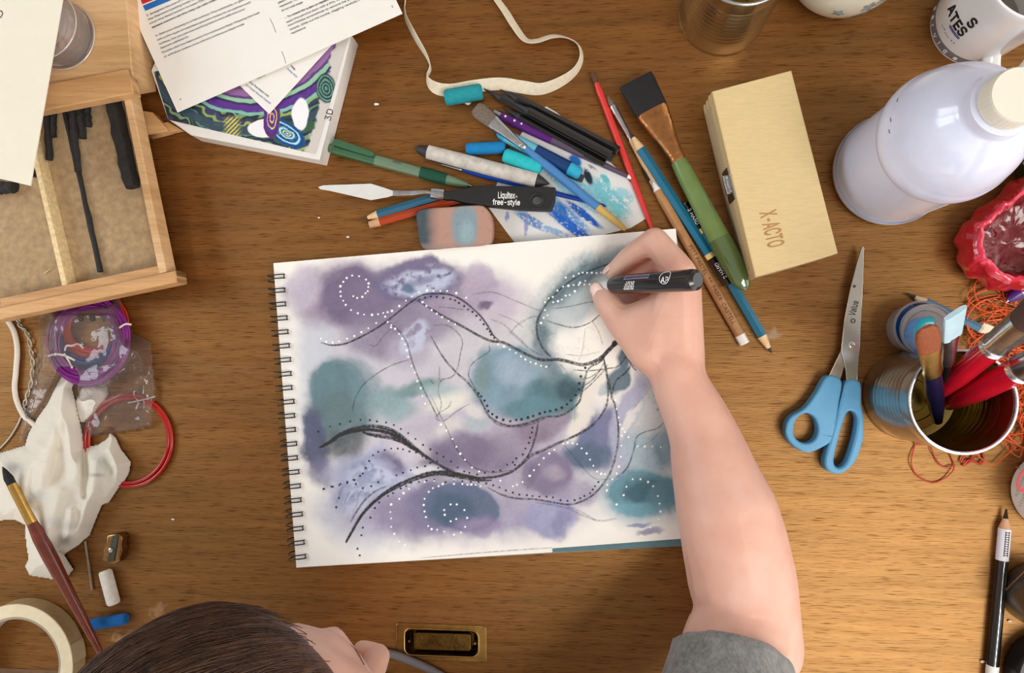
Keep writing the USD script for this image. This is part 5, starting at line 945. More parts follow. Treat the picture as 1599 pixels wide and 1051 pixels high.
obj('teal_paint', fixn(sweep(spline(arc, 24), np.linspace(.0034, .0030, 24), .0010, 14)), mat('teal_wet', (16, 148, 160), rough=.25), lidt)
obj('blue_wash', fixn(lathe([(0, .0013), (.014, .0013), (.013, .0018), (0, .0019)], lc + [-.004, -.004, 0], 40)), mat('blue_wash', (70, 110, 160), rough=.2, var=.2, scale=200), lidt)
pencil('blue_pencil', 'blue pencil with a white end behind the paint cup', (1416, 458), (1532, 514), .0038, C('dusty_blue', (66, 112, 140), rough=.35, var=.1), cone=.0155, leadlen=.007, wood=mat('pale_pencil_wood', (214, 184, 148), rough=.7), extra=[('shaft', MATS['dusty_blue'], .97, 1.0), ('bare_ring', mat('pale_pencil_wood', (214, 184, 148)), 1.0, 1.0)])
obj('white_eraser', quadbox([(1537, 503), (1583, 522), (1574, 536), (1530, 519)], .0004, .0070, bevel=.0012), mat('eraser_cream', (232, 220, 190), rough=.7), label='cream block eraser at the end of the blue pencil', cat='eraser')
brush('ballpoint_pen', 'white pen with a purple grip lying on the orange thread', (1570, 473), (1640, 415), .0080, .0090, [('nib', SILVER, [(0, .0003), (.05, .0009), (.06, .0012)]), ('grip', C('purple_plastic', (70, 26, 112)), [(.06, .0020), (.2, .0050), (.28, .0056)]), ('barrel', C('white_plastic', (232, 230, 232)), [(.28, .0058), (.98, .0056), (1, .004)])], cat='pen')
ORANGE = mat('orange_thread', (216, 84, 22), rough=.35, var=.15, scale=200)
REDT = mat('red_thread', (186, 50, 26), rough=.4, var=.15, scale=200)
rg = np.random.default_rng(11); ms = []
for k in range(84):
    cx, cy = rg.uniform(1535, 1660), rg.uniform(458, 690)
    if k < 6: cx, cy = [(1552, 478), (1560, 500), (1583, 520), (1575, 560), (1580, 650), (1590, 690)][k]
    rx, ry, ph = rg.uniform(12, 55), rg.uniform(12, 45), rg.uniform(0, 6.28)
    if cx - rx < 1512: cx = 1514 + rx
    t = np.linspace(0, 2 * np.pi * rg.uniform(.7, 1.6), 34) + ph
    x, y = cx + rx * np.cos(t) + 5 * np.sin(3 * t + k), cy + ry * np.sin(t) + 5 * np.cos(2 * t + k)
    z = .0012 + .0020 * (k % 5) * .5 + .0012 * (1 + np.sin(2 * t + k))
    ms.append(sweep(np.array([at(a, b, c) for a, b, c in zip(x, y, z)]), .00048, n=5))
obj('thread_tangle', ms, ORANGE, label='tangle of orange plastic thread heaped behind the brush tin', cat='thread', smooth=60)
def px_thread(name, pts, label, r=.00055, n=70, m_=REDT, cat='thread', zf=.0012, closed=False):
    q_ = spline(pts, n, closed); return obj(name, sweep(np.array([at(x, y, zf + .0008 * (1 + math.sin(i * .4))) for i, (x, y) in enumerate(q_)]), r, n=6, closed=closed), m_, label=label, cat=cat, smooth=60)
px_thread('thread_loop', [(1426, 690), (1430, 693), (1427, 700), (1423, 722), (1430, 740), (1448, 752), (1462, 753), (1482, 742), (1490, 728), (1484, 710), (1482, 700)], 'loose loop of red thread below the brush tin')
px_thread('thread_loop', [(1430, 693), (1440, 694), (1449, 692), (1455, 702), (1462, 718), (1474, 729), (1489, 728)], 'short crossing strand of red thread inside the loop')
px_thread('thread_knot', [(1500, 722), (1506, 712), (1514, 708), (1520, 716), (1510, 724), (1504, 726), (1514, 718), (1524, 722), (1532, 724), (1536, 716), (1534, 706), (1538, 702)], 'small red thread knot just below the brush tin', r=.0009)
can_c = at(1418, 617, .0004)
tin("brush_tin", 'open steel tin can holding red handled brushes', can_c, .0358, .087, 8)
RED = C('red_lacquer', (190, 18, 40), rough=.22, coat_weight=.5)
DARKB = mat('hair_dark', (70, 44, 34), rough=.8, var=.4, scale=900)
def P3(p): return np.asarray(p, float)
for lab, b0, b1, r in [('red handled brush leaning right in the tin, lower of the two', at(1481, 630, .030), at(1652, 549, .160), .0090), ('red handled brush leaning right in the tin, upper of the two', at(1452, 622, .030), at(1604, 499, .164), .0082)]:
    th = thing('red_brush', lab, 'paintbrush', b0, group=None)
    stick(th, b0, b1, [('handle', RED, [(0, r * .6), (.1, r * .75), (.35, r), (.70, r * .95)], 20), ('ferrule', SILVER, [(.70, r * 1.02), (.71, r * 1.1), (.725, r), (.74, r * 1.1), (.755, r), (.9, r * 1.12), (1.0, r * 1.15)], 20), ('bristles', DARKB, [(1.0, r * 1.1), (1.15, r * 1.3), (1.35, r * .5)], 16)])
c0, b1 = at(1457, 594, .088), at(1447, 510, .150); b0 = c0 + (c0 - b1) * (.058 / .062)
th = thing('filbert_brush', 'navy handled filbert brush with amber bristles standing in the tin', 'paintbrush', b0)
upv = (0, -.6, .8)
def stick2(th, a, b, segs, up):
    for s in segs: obj(s[0], fixn(rod(a, b, s[2], s[3], s[4] if len(s) > 4 else 2.0, up=up)), s[1], th, smooth=40)
stick2(th, b0, b1, [('handle', C('navy_lacquer', (22, 20, 52), rough=.25), [(0, .0034), (.2, .0056), (.40, .0066), (.56, .0058)], 18), ('ferrule', GOLD, [(.54, .0058, .0050), (.58, .0062, .0050), (.60, .0058, .0048), (.80, .0074, .0036)], 22), ('bristles', mat('amber_bristle', (138, 66, 22), rough=.6, var=.35, scale=900), [(.79, .0070, .0034), (.90, .0078, .0034), (.97, .0066, .0022), (1, .0032, .0010)], 22, 2.4)], upv)
c0, b1 = at(1478, 572, .088), at(1492, 488, .156); b0 = c0 + (c0 - b1) * (.056 / .060)
th = thing('flat_brush', 'flat brush loaded with pale blue paint standing in the tin', 'paintbrush', b0)
stick2(th, b0, b1, [('handle', BLACKL, [(0, .0030), (.3, .0040), (.55, .0034)], 16), ('ferrule', SILVER, [(.52, .0040), (.56, .0048, .0044), (.60, .0042), (.80, .0070, .0032)], 22), ('bristles', mat('pale_blue_paint', (178, 206, 218), rough=.5, var=.08), [(.79, .0069, .0030), (1, .0078, .0016)], 20, 3.0)], (.3, -.5, .8))
# lidded jar, black pencil, little tin and black cap on the right edge
wc = at(1640, 766, .0004)
wj = thing('white_jar', 'white lidded jar with a red oval emblem at the right edge', 'jar', wc)
obj('jar_body', fixn(lathe([(0, 0), (.029, 0), (.031, .002), (.031, .034), (.0295, .036), (0, .036)], wc, 64)), mat('jar_white', (220, 214, 204), rough=.3, var=.02), wj, smooth=40)
top = wc[2] + .0361
ov = at(1601, 750, top); oo = circ(ov, 1, 40); oo = np.column_stack([ov[0] + (oo[:, 0] - ov[0]) * .0095, ov[1] + (oo[:, 1] - ov[1]) * .0055])
ca, sa = math.cos(1.2), math.sin(1.2); oo = np.column_stack([ov[0] + (oo[:, 0] - ov[0]) * ca - (oo[:, 1] - ov[1]) * sa, ov[1] + (oo[:, 0] - ov[0]) * sa + (oo[:, 1] - ov[1]) * ca])
obj('emblem', prism(oo, top - .0002, top + .0002, holes=[ov[:2] + (oo - ov[:2]) * .72]), mat('emblem_red', (190, 30, 40), var=0), wj)
obj('lettering', [text('PROFESSIONAL', (1589, 776), (1600, 745), .0022, top, fit=True), text('1234 5678', (1594, 792), (1606, 760), .0018, top, fit=True)], INK, wj)
th, A, B = pencil('charcoal_pencil', 'black charcoal pencil with a barcode sticker near the right edge', (1571.5, 795), (1546, 1085), .0046, BLACKL, cone=.0155, leadlen=.0075, lead=mat('black_pastel', (28, 20, 20), rough=.8), wood=mat('pink_wood', (206, 160, 122)), extra=[('sticker', mat('sticker_white', (216, 212, 220), rough=.5, var=.03), .275, 1.015), ('shaft', BLACKL, .84, 1.0), ('white_band', C('white_enamel', (232, 230, 226)), 1.0, 1.02)], n=16)
obj('barcode', [on_rod('IIIIIIIIIII', A, B, .115, .00467, .0030, bold=True)], BLACKP, th)
obj('silver_stripe', fixn(rod(A + (B - A) * .28 + [-.0005, 0, .0046], A + (B - A) * .84 + [-.0005, 0, .0046], [(0, .0005, .0002), (1, .0005, .0002)], 6)), SILVER, th)  # highlight along the black shaft, modelled as a thin bright strip
tc = at(1612, 926, .0004)
lt = thing('small_tin', 'small round metal tin of dark ink by the black pencil', 'tin', tc)
obj('tin_wall', fixn(lathe([(0, 0), (.0225, 0), (.024, .001), (.024, .030), (.0236, .032), (.0220, .032), (.0218, .004), (0, .003)], tc, 64)), mat('dark_tin', (130, 122, 108), rough=.35, metal=.9, var=.1), lt, smooth=40)
a = np.linspace(0, 2 * np.pi, 60, endpoint=False)
obj('tin_rim', sweep(np.column_stack([tc[0] + .0232 * np.cos(a), tc[1] + .0232 * np.sin(a), np.full(60, tc[2] + .032)]), .0011, n=8, closed=True), SILVER, lt)
obj('ink', fixn(lathe([(0, .018), (.0216, .018), (.0216, .020), (0, .0205)], tc, 48)), mat('dark_ink', (46, 52, 52), rough=.12, var=.3, scale=80), lt)
obj('tin_stick', fixn(rod(at(1571, 921, .012), at(1606, 885, .036), [(0, .0006), (1, .0006)], 8)), HAIRB, label='thin dark stick leaning on the small metal tin', cat='stick')
kc = at(1640, 1052, .0004)
kt = thing('black_cap', 'black round screw cap at the bottom right edge', 'cap', kc)
obj('cap_wall', fixn(lathe([(0, 0), (.034, 0), (.036, .001), (.036, .016), (.034, .019), (.031, .019), (.029, .015), (0, .015)], kc, 90, rfun=lambda t, z, r: np.where((r > .0345) & (z < .017), 1 + .008 * np.cos(45 * t), 1.0) + 0 * z)), mat('black_plastic', (22, 22, 24), rough=.35, var=.1), kt, smooth=40)
obj('cap_ring', fixn(lathe([(.024, .0148), (.026, .0148), (.026, .0166), (.024, .0166), (.024, .0148)], kc, 60)), MATS['black_plastic'], kt)

# ---------------------------------------------------------------- lower left: coils in their bag, tubing, cable, rag, brush
def coil(cx, cy, r, z0, n, m_, lab, seed, name='filament_coil', rad=.0010, spread=.006, zsp=.006):
    g_ = np.random.default_rng(seed); c = at(cx, cy, z0); R0 = r * mpp(z0); ms = []
    for k in range(n):
        a = np.linspace(0, 2 * np.pi, 80, endpoint=False); o = (g_.random(3) - .5)
        rr = R0 + o[0] * spread + .0012 * np.sin(2 * a + 6 * o[1]); z = z0 + rad + zsp * (.5 + o[2]) + .0008 * np.sin(3 * a + 9 * o[0])
        ms.append(sweep(np.column_stack([c[0] + o[1] * .002 + rr * np.cos(a), c[1] + o[2] * .002 + rr * np.sin(a), z]), rad, n=6, closed=True))
    return obj(name, ms, m_, label=lab, cat='filament', group=None, smooth=60)
FIL = lambda n, rgb: mat(n, rgb, rough=.28, var=.12, scale=200)
coil(147, 508, 49, .0006, 22, FIL('filament_red', (186, 40, 26)), 'red plastic filament coil, lowest in the clear bag', 1, spread=.011, zsp=.003)
coil(141, 519, 54, .0045, 22, FIL('filament_blue', (24, 52, 130)), 'blue plastic filament coil in the middle of the clear bag', 2, spread=.011, zsp=.003)
coil(141, 532, 60, .0085, 28, FIL('filament_purple', (128, 34, 128)), 'purple plastic filament coil on top in the clear bag', 3, spread=.013, zsp=.004)
TIE = mat('twist_tie', (232, 224, 216), rough=.6)
for pts, lab in [([(75, 556), (88, 553), (103, 556), (117, 563)], 'white twist tie on the lower left of the purple coil'), ([(100, 552), (107, 563), (113, 575)], 'white twist tie end pointing down from the purple coil'), ([(186, 512), (196, 506), (205, 507)], 'white twist tie on the right side of the purple coil'), ([(101, 548), (104, 540), (112, 540), (122, 537), (130, 544)], 'white twist tie crossing the red coil')]:
    obj('twist_tie', fixn(sweep(np.array([at(x, y, .0158) for x, y in spline(pts, 16)]), .0009, .0004, 6)), TIE, label=lab, cat='twist tie')
for k, (x, y) in enumerate([(86, 500), (82, 510), (80, 522), (88, 490)]):
    pass
FILM = clear_mat('bag_film', (249, 247, 246), gloss=0, rough=.06, milk=.075, milk_rgb=(228, 220, 214), bump=.0011, bscale=80)
bagp = [(62, 476), (120, 470), (186, 462), (206, 520), (226, 529), (235, 536), (239, 580), (243, 606), (236, 667), (205, 672), (172, 678), (140, 683), (100, 690), (30, 690), (34, 660), (52, 600), (60, 540)]
def bag_h(X, Y, D):
    d = np.hypot(X - 141, Y - 528)
    h = .0190 * (1 - sstep(66, 108, d)) - .004 * (1 - sstep(0, 55, d)) + .0035
    return h + .0050 * np.abs(fbm2(X, Y, 42, 201, 3) - .5) * 2 + .003 * np.exp(-((X - 222 - .05 * (Y - 560)) / 7) ** 2) + .002 * (fbm2(X * .4 + Y, Y * .3, 16, 203, 2) - .5)
bag = thing('plastic_bag', 'crinkled clear plastic bag over the coloured filament coils', 'plastic bag', at(145, 580))
RAGP = [(-14, 712), (12, 704), (38, 696), (44, 676), (58, 652), (72, 632), (86, 604), (96, 578), (112, 578), (118, 588), (114, 606), (122, 640), (130, 676), (131, 694), (160, 686), (171, 672), (186, 690), (206, 722), (160, 800), (-14, 814)]
bvv, bff, _ = relief(bagp, lambda X, Y, D: np.where(inside(RAGP, X, Y) | (edge_dist(RAGP, X, Y) < 6), .0003, np.minimum(np.minimum(bag_h(X, Y, D), np.where(Y < 492, .0176, 1)), .002 + D * .0009)), step=2.0, base=.0002)
nt = len(bvv) // 2; top_f = bff[(bff < nt).all(1)]
obj('film', (bvv[:nt], top_f), FILM, bag, smooth=True)
obj('seam', fixn(sweep(np.array([at(x, y, .0075) for x, y in [(200, 629), (215, 626), (229, 623), (242, 619)]]), .0007, n=6)), clear_mat('seam_film', (230, 226, 226), gloss=.4, milk=.4), bag)
c_ = at(146, 498, .0255)
for ch, x in (('S', 131), ('B', 149), ('A', 167)):
    obj('lettering', text(ch, (x, 490), (x - 11, 490.5), 0.0062, .0226, bold=True), BLACKP, bag)
# rolled white scrap in the bag
obj('wrapped_nozzle', relief([(118, 627), (128, 606), (150, 600), (166, 604), (168, 616), (158, 632), (150, 645), (138, 657), (126, 660), (122, 648)], lambda X, Y, D: .0085 * np.sqrt(np.clip(D / 16, 0, 1)) * (.7 + .6 * fbm2(X, Y, 12, 211)), 1.6, .0005)[:2], mat('tissue_white', (228, 222, 212), rough=.9), label='crumpled white wrapper lying inside the clear bag', cat='wrapper', smooth=60)
# red tubing loop
TUBE = mat('red_tube', (200, 30, 20), rough=.18, var=.1, transmission_weight=.25, coat_weight=.3)
a = np.radians(np.linspace(-118, 196, 110))
for dr, z, lab in ((1.5, .0022, 'outer turn of the red plastic tubing loop on the desk'), (-4.0, .0022, 'inner turn of the red plastic tubing loop on the desk')):
    rr = 66 + dr; x = 201 + rr * np.cos(a) + (2 if dr < 0 else 0) * np.sin(a); y = 688 - (70 + dr) * np.sin(a)
    obj('tubing_loop', sweep(np.array([at(p, q_, z) for p, q_ in zip(x, y)]), .0016, n=10), TUBE, label=lab, cat='tubing', smooth=60)
obj('power_cable', sweep(np.array([at(x, y, .0026) for x, y in spline([(4, 486), (12, 500), (22, 518), (27, 545), (25, 580), (23, 605), (27, 628), (38, 650), (52, 662), (70, 676), (90, 690)], 60)]), .0023, n=12), mat('cable_white', (226, 216, 202), rough=.4, var=.03), label='white cable running down the left edge under the rag', cat='cable', smooth=60)
CW = clear_mat('clear_wire', (220, 214, 206), gloss=.5, milk=.35, milk_rgb=(190, 184, 170))
for k, ph in enumerate((0, math.pi)):
    q_ = spline([(26, 494), (32, 510), (42, 520), (48, 545), (51, 570), (48, 600), (40, 625), (36, 646)], 90)
    tt = np.arange(90) * .42 + ph
    obj('twisted_wire', sweep(np.array([at(x + 2.6 * math.sin(t), y, .0022 + .0009 * math.cos(t)) for (x, y), t in zip(q_, tt)]), .0007, n=6), CW if k else mat('pale_wire', (186, 180, 166), rough=.3), label=('clear' if k else 'pale grey') + ' strand of the twisted thin wire beside the white cable', cat='wire', smooth=60)
obj('thin_cord', sweep(np.array([at(x, y, .0012) for x, y in spline([(36, 642), (28, 662), (16, 682), (2, 698), (-8, 706)], 30)]), .0008, n=8), mat('pale_wire', (186, 180, 166)), label='thin grey cord trailing from the twisted wire to the left edge', cat='cord', smooth=60)
# rag
ragp = [(-14, 712), (12, 704), (38, 696), (44, 676), (58, 652), (72, 632), (86, 604), (100, 581), (107, 582), (115, 587), (113, 598), (110, 606), (118, 640), (126, 676), (129, 702), (140, 697), (151, 695), (160, 690), (168, 684), (171, 676), (178, 683), (186, 701), (202, 722), (199, 740), (192, 752), (182, 764), (168, 785), (157, 789), (146, 815), (138, 836), (123, 850), (97, 867), (112, 890), (104, 901), (90, 907), (70, 903), (45, 899), (38, 884), (44, 874), (40, 850), (38, 820), (20, 811), (-14, 814)]
def rag_h(X, Y, D):
    def ridge(x0, y0, x1, y1, w, h):
        L2 = (x1 - x0) ** 2 + (y1 - y0) ** 2; t = np.clip(((X - x0) * (x1 - x0) + (Y - y0) * (y1 - y0)) / L2, 0, 1)
        d = np.hypot(X - x0 - t * (x1 - x0), Y - y0 - t * (y1 - y0)); return h * np.exp(-(d / w) ** 2)
    h = .011 * np.sqrt(np.clip(D / 30, 0, 1)) + .006 * (fbm2(X, Y, 46, 221, 4) - .5)
    h = h + ridge(108, 590, 62, 760, 15, .008) + ridge(112, 600, 118, 740, 13, .009) + ridge(60, 700, 30, 790, 14, .006) + ridge(150, 700, 140, 800, 12, .008) + ridge(172, 684, 190, 740, 9, .008) + ridge(90, 770, 60, 880, 16, .008) + ridge(110, 800, 96, 890, 8, .006) + ridge(150, 790, 110, 850, 10, .006)
    h = h - ridge(130, 690, 133, 775, 6, .007) - ridge(52, 735, 44, 780, 6, .003) - ridge(84, 640, 92, 700, 5, .002) - ridge(96, 866, 120, 840, 6, .003) - ridge(70, 860, 104, 880, 5, .003) - ridge(158, 720, 172, 735, 6, .003) - ridge(90, 700, 80, 745, 5, .002)
    return np.minimum(np.clip(h, .0012, None), .0012 + D * .0007)
def paint_rag(X, Y):
    col = np.empty((X.size, 3)); col[:] = lin((228, 221, 206))
    for cx, cy, rx, ry, rgb, k_ in [(100, 845, 10, 8, (120, 116, 112), .7), (18, 730, 14, 10, (120, 124, 126), .6), (150, 742, 12, 3, (90, 130, 150), .6), (158, 722, 10, 14, (170, 186, 190), .5), (58, 775, 14, 8, (190, 204, 206), .5), (90, 670, 16, 10, (212, 206, 190), .6), (110, 822, 20, 6, (176, 174, 170), .5), (84, 815, 18, 8, (196, 194, 188), .5)]:
        k = (k_ * np.exp(-(((X - cx) / rx) ** 2 + ((Y - cy) / ry) ** 2)) * (.5 + fbm2(X, Y, 8, 231)))[:, None]; col[:] = col * (1 - k) + lin(rgb) * k
    return col
v, f, (x_, y_) = relief(ragp, rag_h, 1.5, .0024)
v[:, 2] -= .0008
obj('paint_rag', (v, f), paint_mat('rag_cloth', rough=.95, bump=.0003, bscale=1300), label='crumpled off-white paint rag with grey and blue smudges', cat='rag', color=np.vstack([paint_rag(x_, y_)] * 2), smooth=True)
A, B = at(4, 729, .0235), at(158, 1021, .0190)
th = thing('round_brush', 'dark red handled round brush lying across the rag and the tape', 'paintbrush', at(80, 870))
stick(th, A, B, [('bristles', HAIRK, [(0, .0003), (.02, .0018), (.06, .0038), (.11, .0036)], 18), ('ferrule', GOLD, [(.095, .0038), (.13, .0040), (.29, .0042), (.30, .0044), (.31, .0042)], 20), ('handle', mat('mahogany_lacquer', (112, 44, 26), rough=.25, var=.3, scale=120, coat_weight=.4), [(.30, .0042), (.38, .0058), (.48, .0060), (.7, .0046), (.9, .0034), (.985, .0026), (1, .0014)], 20)])
obj('plastic_rod', fixn(rod(at(133, 845, .0012), at(144, 921, .0012), [(0, .0010), (1, .0010)], 10)), clear_mat('rod_plastic', (226, 220, 210), gloss=.4, milk=.55, milk_rgb=(206, 196, 180)), label='thin translucent plastic rod below the rag', cat='plastic rod')
# sharpener
sp = thing('pencil_sharpener', 'small tarnished brass wedge pencil sharpener', 'pencil sharpener', at(172, 858))
BR2 = mat('tarnished_brass', (150, 112, 72), rough=.35, metal=.9, var=.3, scale=200, bump=.0002, bscale=500)
obj('sharpener_body', prism(ppoly([(156, 877), (160, 866), (159, 858), (164, 849), (166, 836), (176, 834), (184, 834), (190, 840), (188, 852), (190, 860), (186, 868), (187, 876), (177, 882), (166, 880)], .011), .0004, .0105, bevel=.0016), BR2, sp)
obj('blade', prism(ppoly([(174, 838), (184, 835), (177, 876), (166, 879)], .0122), .0106, .0113, bevel=.0002), mat('dull_blade', (96, 98, 86), rough=.3, metal=1, var=.3, scale=200), sp)
obj('blade_screw', fixn(lathe([(0, 0), (.0022, 0), (.0020, .0010), (.001, .0014), (0, .0012)], at(173.5, 859, .0113), 18)), SILVER, sp)
# masking tape
tp_c = at(26, 1037, .0178); tb = tp_c * [1, 1, 0] + [0, 0, .0004]
tr = thing('masking_tape', 'thick roll of cream masking tape at the bottom left corner', 'tape', tb)
ro, ri = 97.5 * mpp(.0178), 74 * mpp(.0178)
obj('tape_roll', fixn(lathe([(ri + .0016, 0), (ro - .0004, 0), (ro, .0004), (ro, .0170), (ro - .0004, .0174), (ri + .0016, .0174), (ri + .0016, 0)], tb, 96)), mat('tape_cream', (232, 218, 184), rough=.75, var=.05, scale=120), tr, smooth=40)
obj('outer_face', fixn(lathe([(ro - .0003, .0008), (ro + .0003, .0008), (ro + .0003, .0166), (ro - .0003, .0166), (ro - .0003, .0008)], tb, 96)), mat('tape_tan', (176, 150, 106), rough=.7, var=.08, scale=200), tr, smooth=40)
obj('card_core', fixn(lathe([(ri - .0006, .0002), (ri + .0016, .0002), (ri + .0016, .0170), (ri - .0006, .0170), (ri - .0006, .0002)], tb, 96)), mat('grey_card', (168, 156, 140), rough=.85), tr, smooth=40)
aa = np.radians(np.linspace(2, 20, 12)); fl_ = [np.column_stack([tb[0] + (ro + d_) * np.cos(aa), tb[1] + (ro + d_) * np.sin(aa), np.full(12, tb[2] + z)]) for d_, z in ((.0004, .0006), (.0004, .0170))]
fl2 = np.vstack(fl_); k = np.arange(11)
obj('tape_end', (np.vstack([fl2, fl2 + [.0003, 0, 0]]), np.vstack([np.stack([k, k + 1, k + 13], 1), np.stack([k, k + 13, k + 12], 1), np.stack([k + 24, k + 37, k + 25], 1), np.stack([k + 24, k + 36, k + 37], 1)])), mat('tape_face', (196, 176, 136), rough=.6), tr)
# crumbs on the desk
for i, (x, y, lab) in enumerate([(588, 163, 'white eraser crumb between the box and the pastels'), (543, 370, 'white eraser crumb just above the sketch pad'), (498, 340, 'tiny crumb left of the pencil tips'), (270, 811, 'white eraser crumb right of the rag'), (1577, 970, 'pale shaving beside the small metal tin'), (1534, 1033, 'pale shaving beside the black pencil'), (731, 161, 'white stub of paint just left of the grey bristles')]):
    r = (.0016, .0010, .0008, .0010, .0011, .0012, .0019)[i]; g_ = np.random.default_rng(i); s_ = trimesh.creation.icosphere(1, r); vv = np.array(s_.vertices) * (1 + .5 * (g_.random((len(s_.vertices), 1)) - .5)) * [1.4, .8, .7] + at(x, y, r * .9)
    obj('eraser_crumb', (vv, np.array(s_.faces)), mat('crumb_white', (236, 230, 222), rough=.9), label=lab, cat='crumb')
obj('grey_cord', sweep(np.array([at(x, y, .0042) for x, y in spline([(520, 1030), (545, 1020), (566, 1017), (590, 1018), (620, 1024), (650, 1036), (680, 1050), (705, 1066)], 50)]), .0034, n=14), mat('cord_grey', (104, 98, 100), rough=.55, var=.06), label='thick grey cord curving over the desk beside the face', cat='cord', smooth=60)

# ---------------------------------------------------------------- the person drawing
def ball(c, r, n=20): return Manifold.sphere(float(r), n).translate([float(x) for x in c])
def hull(*cr): return Manifold.batch_hull([ball(c, r) for c, r in cr])
def J(px, py, z, r): return (at(px, py, z), r)
def chain(js): return [hull(a, b) for a, b in zip(js[:-1], js[1:])]
SKIN_N = {'p': ('principled_bsdf', {'roughness': .48, 'subsurface_weight': .25, 'subsurface_scale': .006, 'subsurface_radius': (1.0, .35, .2), 'specular_ior_level': .35}),
          'g': ('geometry', {}), 'n': ('noise_texture', {'scale': 26.0, 'detail': 4.0}), 'r': ('rgb_ramp', {'ramp': [(.3, tuple(lin((210, 160, 141)))), (.55, tuple(lin((218, 172, 153)))), (.75, tuple(lin((224, 182, 165))))]}),
          'v': ('voronoi_texture', {'scale': 30.0, 'randomness': 1.0}), 'vr': ('rgb_ramp', {'ramp': [(.035, tuple(lin((190, 118, 92)))), (.06, (1, 1, 1))]}), 'vm': ('mix_color', {'blend_type': 'multiply', 'fac': .55}),
          'bn': ('noise_texture', {'scale': 700.0, 'detail': 3.0}), 'b': ('bump', {'strength': .25, 'distance': .0004})}
SKIN = usdkit.material(stage, '/World/Looks/skin', SKIN_N, [('g.position', 'n.vector'), ('n.fac', 'r.fac'), ('g.position', 'v.vector'), ('v.distance', 'vr.fac'), ('r.color', 'vm.a'), ('vr.color', 'vm.b'), ('vm.result', 'p.base_color'), ('g.position', 'bn.vector'), ('bn.fac', 'b.height'), ('b.normal', 'p.normal')], surface='p.BSDF')
thumb = [J(1012, 548, .038, .0165), J(974, 506, .034, .0130), J(950, 476, .029, .0105), J(939, 459, .0235, .0082)]
index = [J(1062, 424, .060, .0118), J(1022, 376, .056, .0102), J(985, 400, .041, .0088), J(959, 424, .0300, .0070)]
middle = [J(1070, 440, .052, .0118), J(1034, 398, .043, .0100), J(1002, 420, .029, .0086), J(976, 436, .0220, .0074)]
ring = [J(1073, 464, .044, .0112), J(1046, 428, .031, .0096), J(1014, 444, .0235, .0082), J(990, 452, .0205, .0072)]
pinky = [J(1071, 490, .036, .0104), J(1054, 462, .0245, .0086), J(1030, 464, .0208, .0074), J(1008, 470, .0195, .0066)]
wrist = [J(1036, 566, .034, .0170), J(1066, 566, .035, .0175)]
palm = [hull(wrist[0], wrist[1], index[0], middle[0], J(1030, 500, .044, .0150)), hull(wrist[0], wrist[1], middle[0], ring[0], pinky[0]), hull(wrist[1], ring[0], pinky[0], J(1064, 520, .0295, .0160)), hull(wrist[0], thumb[0], J(1040, 480, .048, .0125), J(1040, 530, .036, .0170)), hull(thumb[0], thumb[1], J(1034, 478, .047, .0115))]
fore = [J(1052, 566, .0345, .0218), J(1064, 605, .0350, .0222), J(1087, 651, .0380, .0250), J(1102, 688, .0400, .0275), J(1112, 726, .0448, .0312), J(1123, 764, .0482, .0346), J(1135, 800, .0516, .0380), J(1147, 850, .0530, .0398), J(1157, 900, .0500, .0408), J(1166, 945, .0450, .0388), J(1186, 1010, .0340, .0330)]
SH = np.array([.045, -.42, .27]); SL = np.array([-.31, -.46, .25])
upper = [J(1166, 960, .0480, .0350), J(1148, 1000, .0620, .0370), J(1138, 1046, .0760, .0385), (SH, .052)]
NB = np.array([-.13, -.44, .265])
HC = np.array([-.203, -.254, .192]); yaw, pit, rol = math.radians(30), math.radians(36), math.radians(0)
Ry = np.array([[math.cos(pit), 0, math.sin(pit)], [0, 1, 0], [-math.sin(pit), 0, math.cos(pit)]])
Rz = np.array([[math.cos(yaw), -math.sin(yaw), 0], [math.sin(yaw), math.cos(yaw), 0], [0, 0, 1]])
HR = Rz @ Ry
def Hd(x, y, z, r=None): p = HC + HR @ np.array([x, y, z]); return p if r is None else (p, r)
head = [hull(Hd(-.030, 0, .010, .074), Hd(.018, -.008, .022, .068), Hd(.018, .008, .022, .068), Hd(.036, 0, .032, .052)),
        hull(Hd(.050, -.020, .020, .038), Hd(.050, .020, .020, .038), Hd(.052, -.026, -.028, .034), Hd(.052, .026, -.028, .034), Hd(.030, 0, .0, .06)),
        hull(Hd(.052, -.026, -.028, .034), Hd(.052, .026, -.028, .034), Hd(.030, -.034, -.062, .026), Hd(.030, .034, -.062, .026), Hd(.078, -.010, -.088, .017), Hd(.078, .010, -.088, .017)),
        hull(Hd(.079, -.034, .006, .0105), Hd(.082, 0, .006, .012), Hd(.079, .034, .006, .0105)),
        hull(Hd(.088, 0, .000, .0075), Hd(.109, 0, -.036, .0095)), hull(Hd(.104, -.009, -.040, .0072), Hd(.109, 0, -.037, .0098), Hd(.104, .009, -.040, .0072)),
        hull(Hd(.090, -.014, -.062, .0075), Hd(.094, 0, -.061, .0085), Hd(.090, .014, -.062, .0075)), hull(Hd(.088, -.012, -.071, .0078), Hd(.091, 0, -.072, .0088), Hd(.088, .012, -.071, .0078)),
        hull(Hd(.064, -.031, -.018, .0145), Hd(.068, -.030, -.018, .0135)), hull(Hd(.064, .031, -.018, .0145), Hd(.068, .030, -.018, .0135)),
        hull(Hd(.0, -.079, -.005, .008), Hd(-.014, -.086, .008, .008), Hd(-.018, -.085, -.012, .009), Hd(.002, -.078, -.034, .007)), hull(Hd(.0, .079, -.005, .008), Hd(-.014, .086, .008, .008), Hd(-.018, .085, -.012, .009), Hd(.002, .078, -.034, .007)),
        hull(Hd(-.030, 0, -.050, .054), (NB, .058)), hull((NB, .058), (SH + [-.03, 0, .0], .045), (SL + [.03, 0, 0], .045))]
